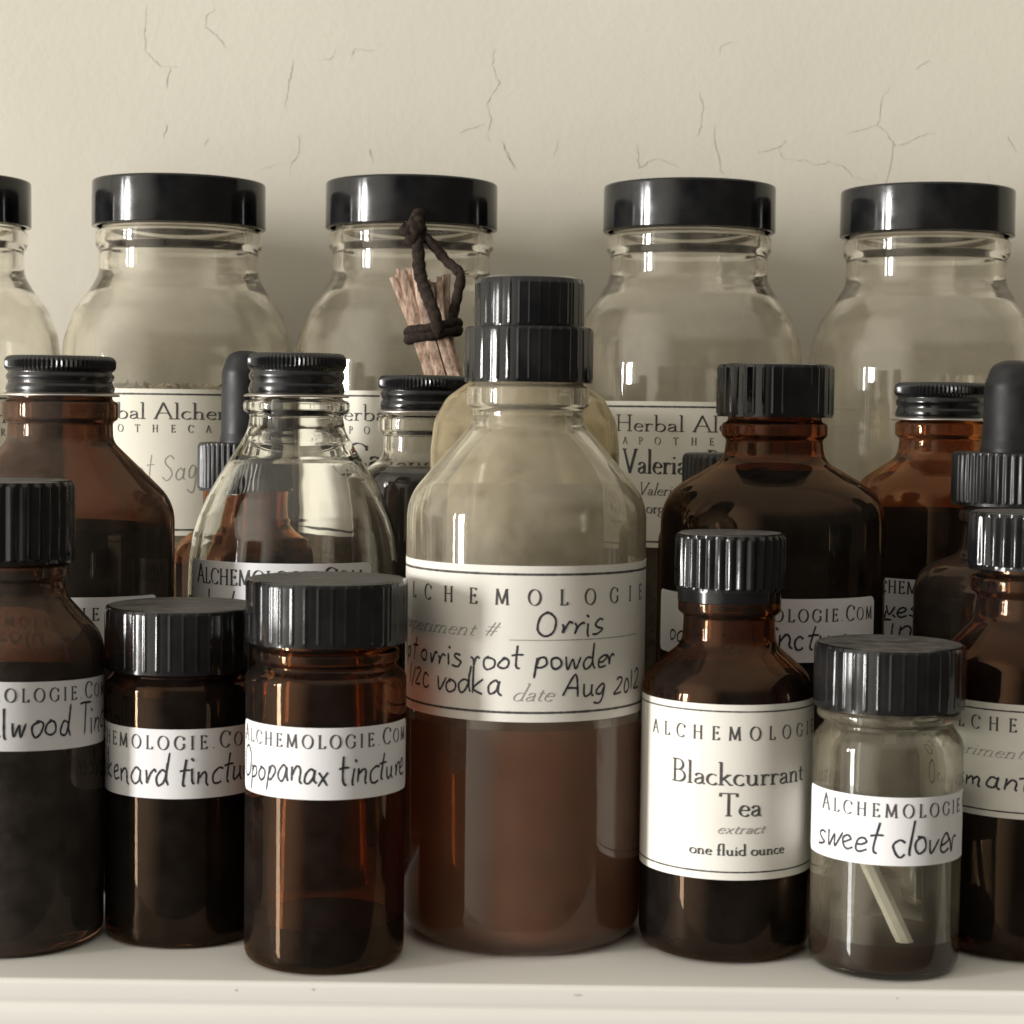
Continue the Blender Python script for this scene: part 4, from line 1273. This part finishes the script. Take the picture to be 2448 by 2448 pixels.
def stick_bundle():
    b = {k: Vector(v) for k, v in BUNDLE.items()}
    root = bpy.data.objects.new("stick_bundle", None)
    root.empty_display_size = 0.01
    COL.objects.link(root)
    root['label'] = "bundle of split aromatic wood sticks tied with dark cord, hanging from a jar neck"
    root['category'] = "stick bundle"
    root.location = b['low'] * MM
    o0 = b['low']
    rnd = random.Random(21)
    axis_lo = (b['low'] - b['wrap'])
    spots = [(-4.6, -0.6), (-3.0, -2.6), (-2.6, 1.4), (-1.0, -3.4), (0.2, -1.2), (0.0, 2.4), (1.6, -3.2), (2.4, 1.0), (3.2, -1.8), (4.4, 0.2), (-0.9, 0.4), (4.0, 2.2), (-3.9, 0.9), (-2.0, -1.4), (1.2, -1.0), (3.0, -3.0), (-3.6, -1.6), (1.4, 2.9)]
    for i, (u, v) in enumerate(spots):
        top = b['top'] + Vector((u * 1.65 + 0.6, v * 0.55, rnd.uniform(-3.5, 1.0) - (2.5 if u > 1 else 0)))
        mid = b['wrap'] + Vector((u, v * 0.8, 0))
        low = b['low'] + axis_lo * 0.25 + Vector((u * 0.95, v * 0.75, rnd.uniform(-1, 1)))
        pts = curve3([low - o0, mid - o0, top - o0], 7)
        bm = bmesh.new()
        w, t = rnd.uniform(0.85, 1.4), rnd.uniform(0.75, 1.1)
        rings = []
        for k, p in enumerate(pts):
            e = 1.0 - 0.35 * (k / (len(pts) - 1)) ** 3
            sq = [(-w, -t), (-0.1 * w, -t * 1.15), (w, -t * 0.8), (w * 0.95, t * 0.7), (0, t), (-w * 0.9, t * 0.8)]
            rings.append([bm.verts.new((p + Vector((a * e + rnd.uniform(-0.09, 0.09), c * e + rnd.uniform(-0.09, 0.09), 0))) * MM) for a, c in sq])
        for A, B in zip(rings, rings[1:]):
            for k in range(6):
                bm.faces.new((A[k], A[(k + 1) % 6], B[(k + 1) % 6], B[k]))
        bm.faces.new(list(reversed(rings[0])))
        bm.faces.new(rings[-1])
        fix_normals(bm)
        build("wood_stick", bm, MAT['wood'], root, angle=25)
    bm = bmesh.new()
    ring = []
    for k in range(29):
        a = 2 * math.pi * k / 28
        ring.append(b['wrap'] - o0 + Vector((6.6 * math.cos(a), -4.6 * math.sin(a), 1.3 * math.cos(a) + 0.25 * math.sin(3 * a))))
    tube(bm, ring, 1.35, 8)
    tube(bm, [p + Vector((0, 0, 1.9)) for p in ring], 1.3, 8)
    k0, lr, hg, wr = b['knot'] - o0, b['loopr'] - o0, b['hang'] - o0, b['wrap'] - o0
    front = Vector((0, -5.2, 0))
    tube(bm, curve3([hg + Vector((0.3, 0.6, 1.6)), k0 + Vector((0.2, -1.0, 1)), k0 + Vector((1.2, -2.8, -6)), k0 + Vector((2.0, -4.2, -13)), wr + Vector((0.6, -5.2, 5)), wr + Vector((1.4, -5.0, 0.5))], 6), 1.7, 8, 0.6)
    tube(bm, curve3([k0 + Vector((0.2, -1.0, -0.5)), k0 + Vector((4.2, -1.4, -3.4)), k0 + Vector((8.4, -1.6, -8.2)), lr + Vector((0, -2.0, 0)), lr + Vector((-0.4, -3.0, -5)), lr + Vector((-1.9, -4.0, -12)), wr + Vector((4.2, -3.9, 0.8))], 6), 1.35, 8, 0.7)
    tube(bm, curve3([lr + Vector((-1.2, -2.2, 0.3)), lr + Vector((1.3, -2.0, 0.2))], 4), 0.7, 8)
    # the knot under the cap
    for dx, dz, rx in ((-1.8, 0.2, 1.8), (0.6, 0.4, 2.0), (-0.3, -2.0, 1.9), (0.3, 1.8, 1.9)):
        tube(bm, curve3([k0 + Vector((dx - 1.3, -1.2, dz - 0.5)), k0 + Vector((dx, -1.8, dz - 0.9)), k0 + Vector((dx + 1.4, -1.0, dz + 0.2))], 5), rx, 8)
    for dx, dz in ((1.9, 0.9), (2.3, 0.1), (1.7, -0.7), (-1.2, 1.6)):      # frayed fibres
        tube(bm, curve3([lr + Vector((0.2, -2.0, 0)), lr + Vector((dx * 0.6, -2.3, dz * 0.7)), lr + Vector((dx, -2.2, dz))], 3), 0.13, 12)
    for t in range(16):
        p = ring[(t * 5 + 3) % 28]
        q = Vector((random.uniform(-1, 1), -0.8, random.uniform(-1, 1))).normalized()
        tube(bm, [p + q * 1.0, p + q * 1.7 + Vector((0.3, 0, 0.2)), p + q * 2.2 + Vector((random.uniform(-0.6, 0.6), 0, random.uniform(-0.5, 0.5)))], 0.08, 12)
    fix_normals(bm)
    build("cord", bm, MAT['cord'], root, angle=70)
stick_bundle()
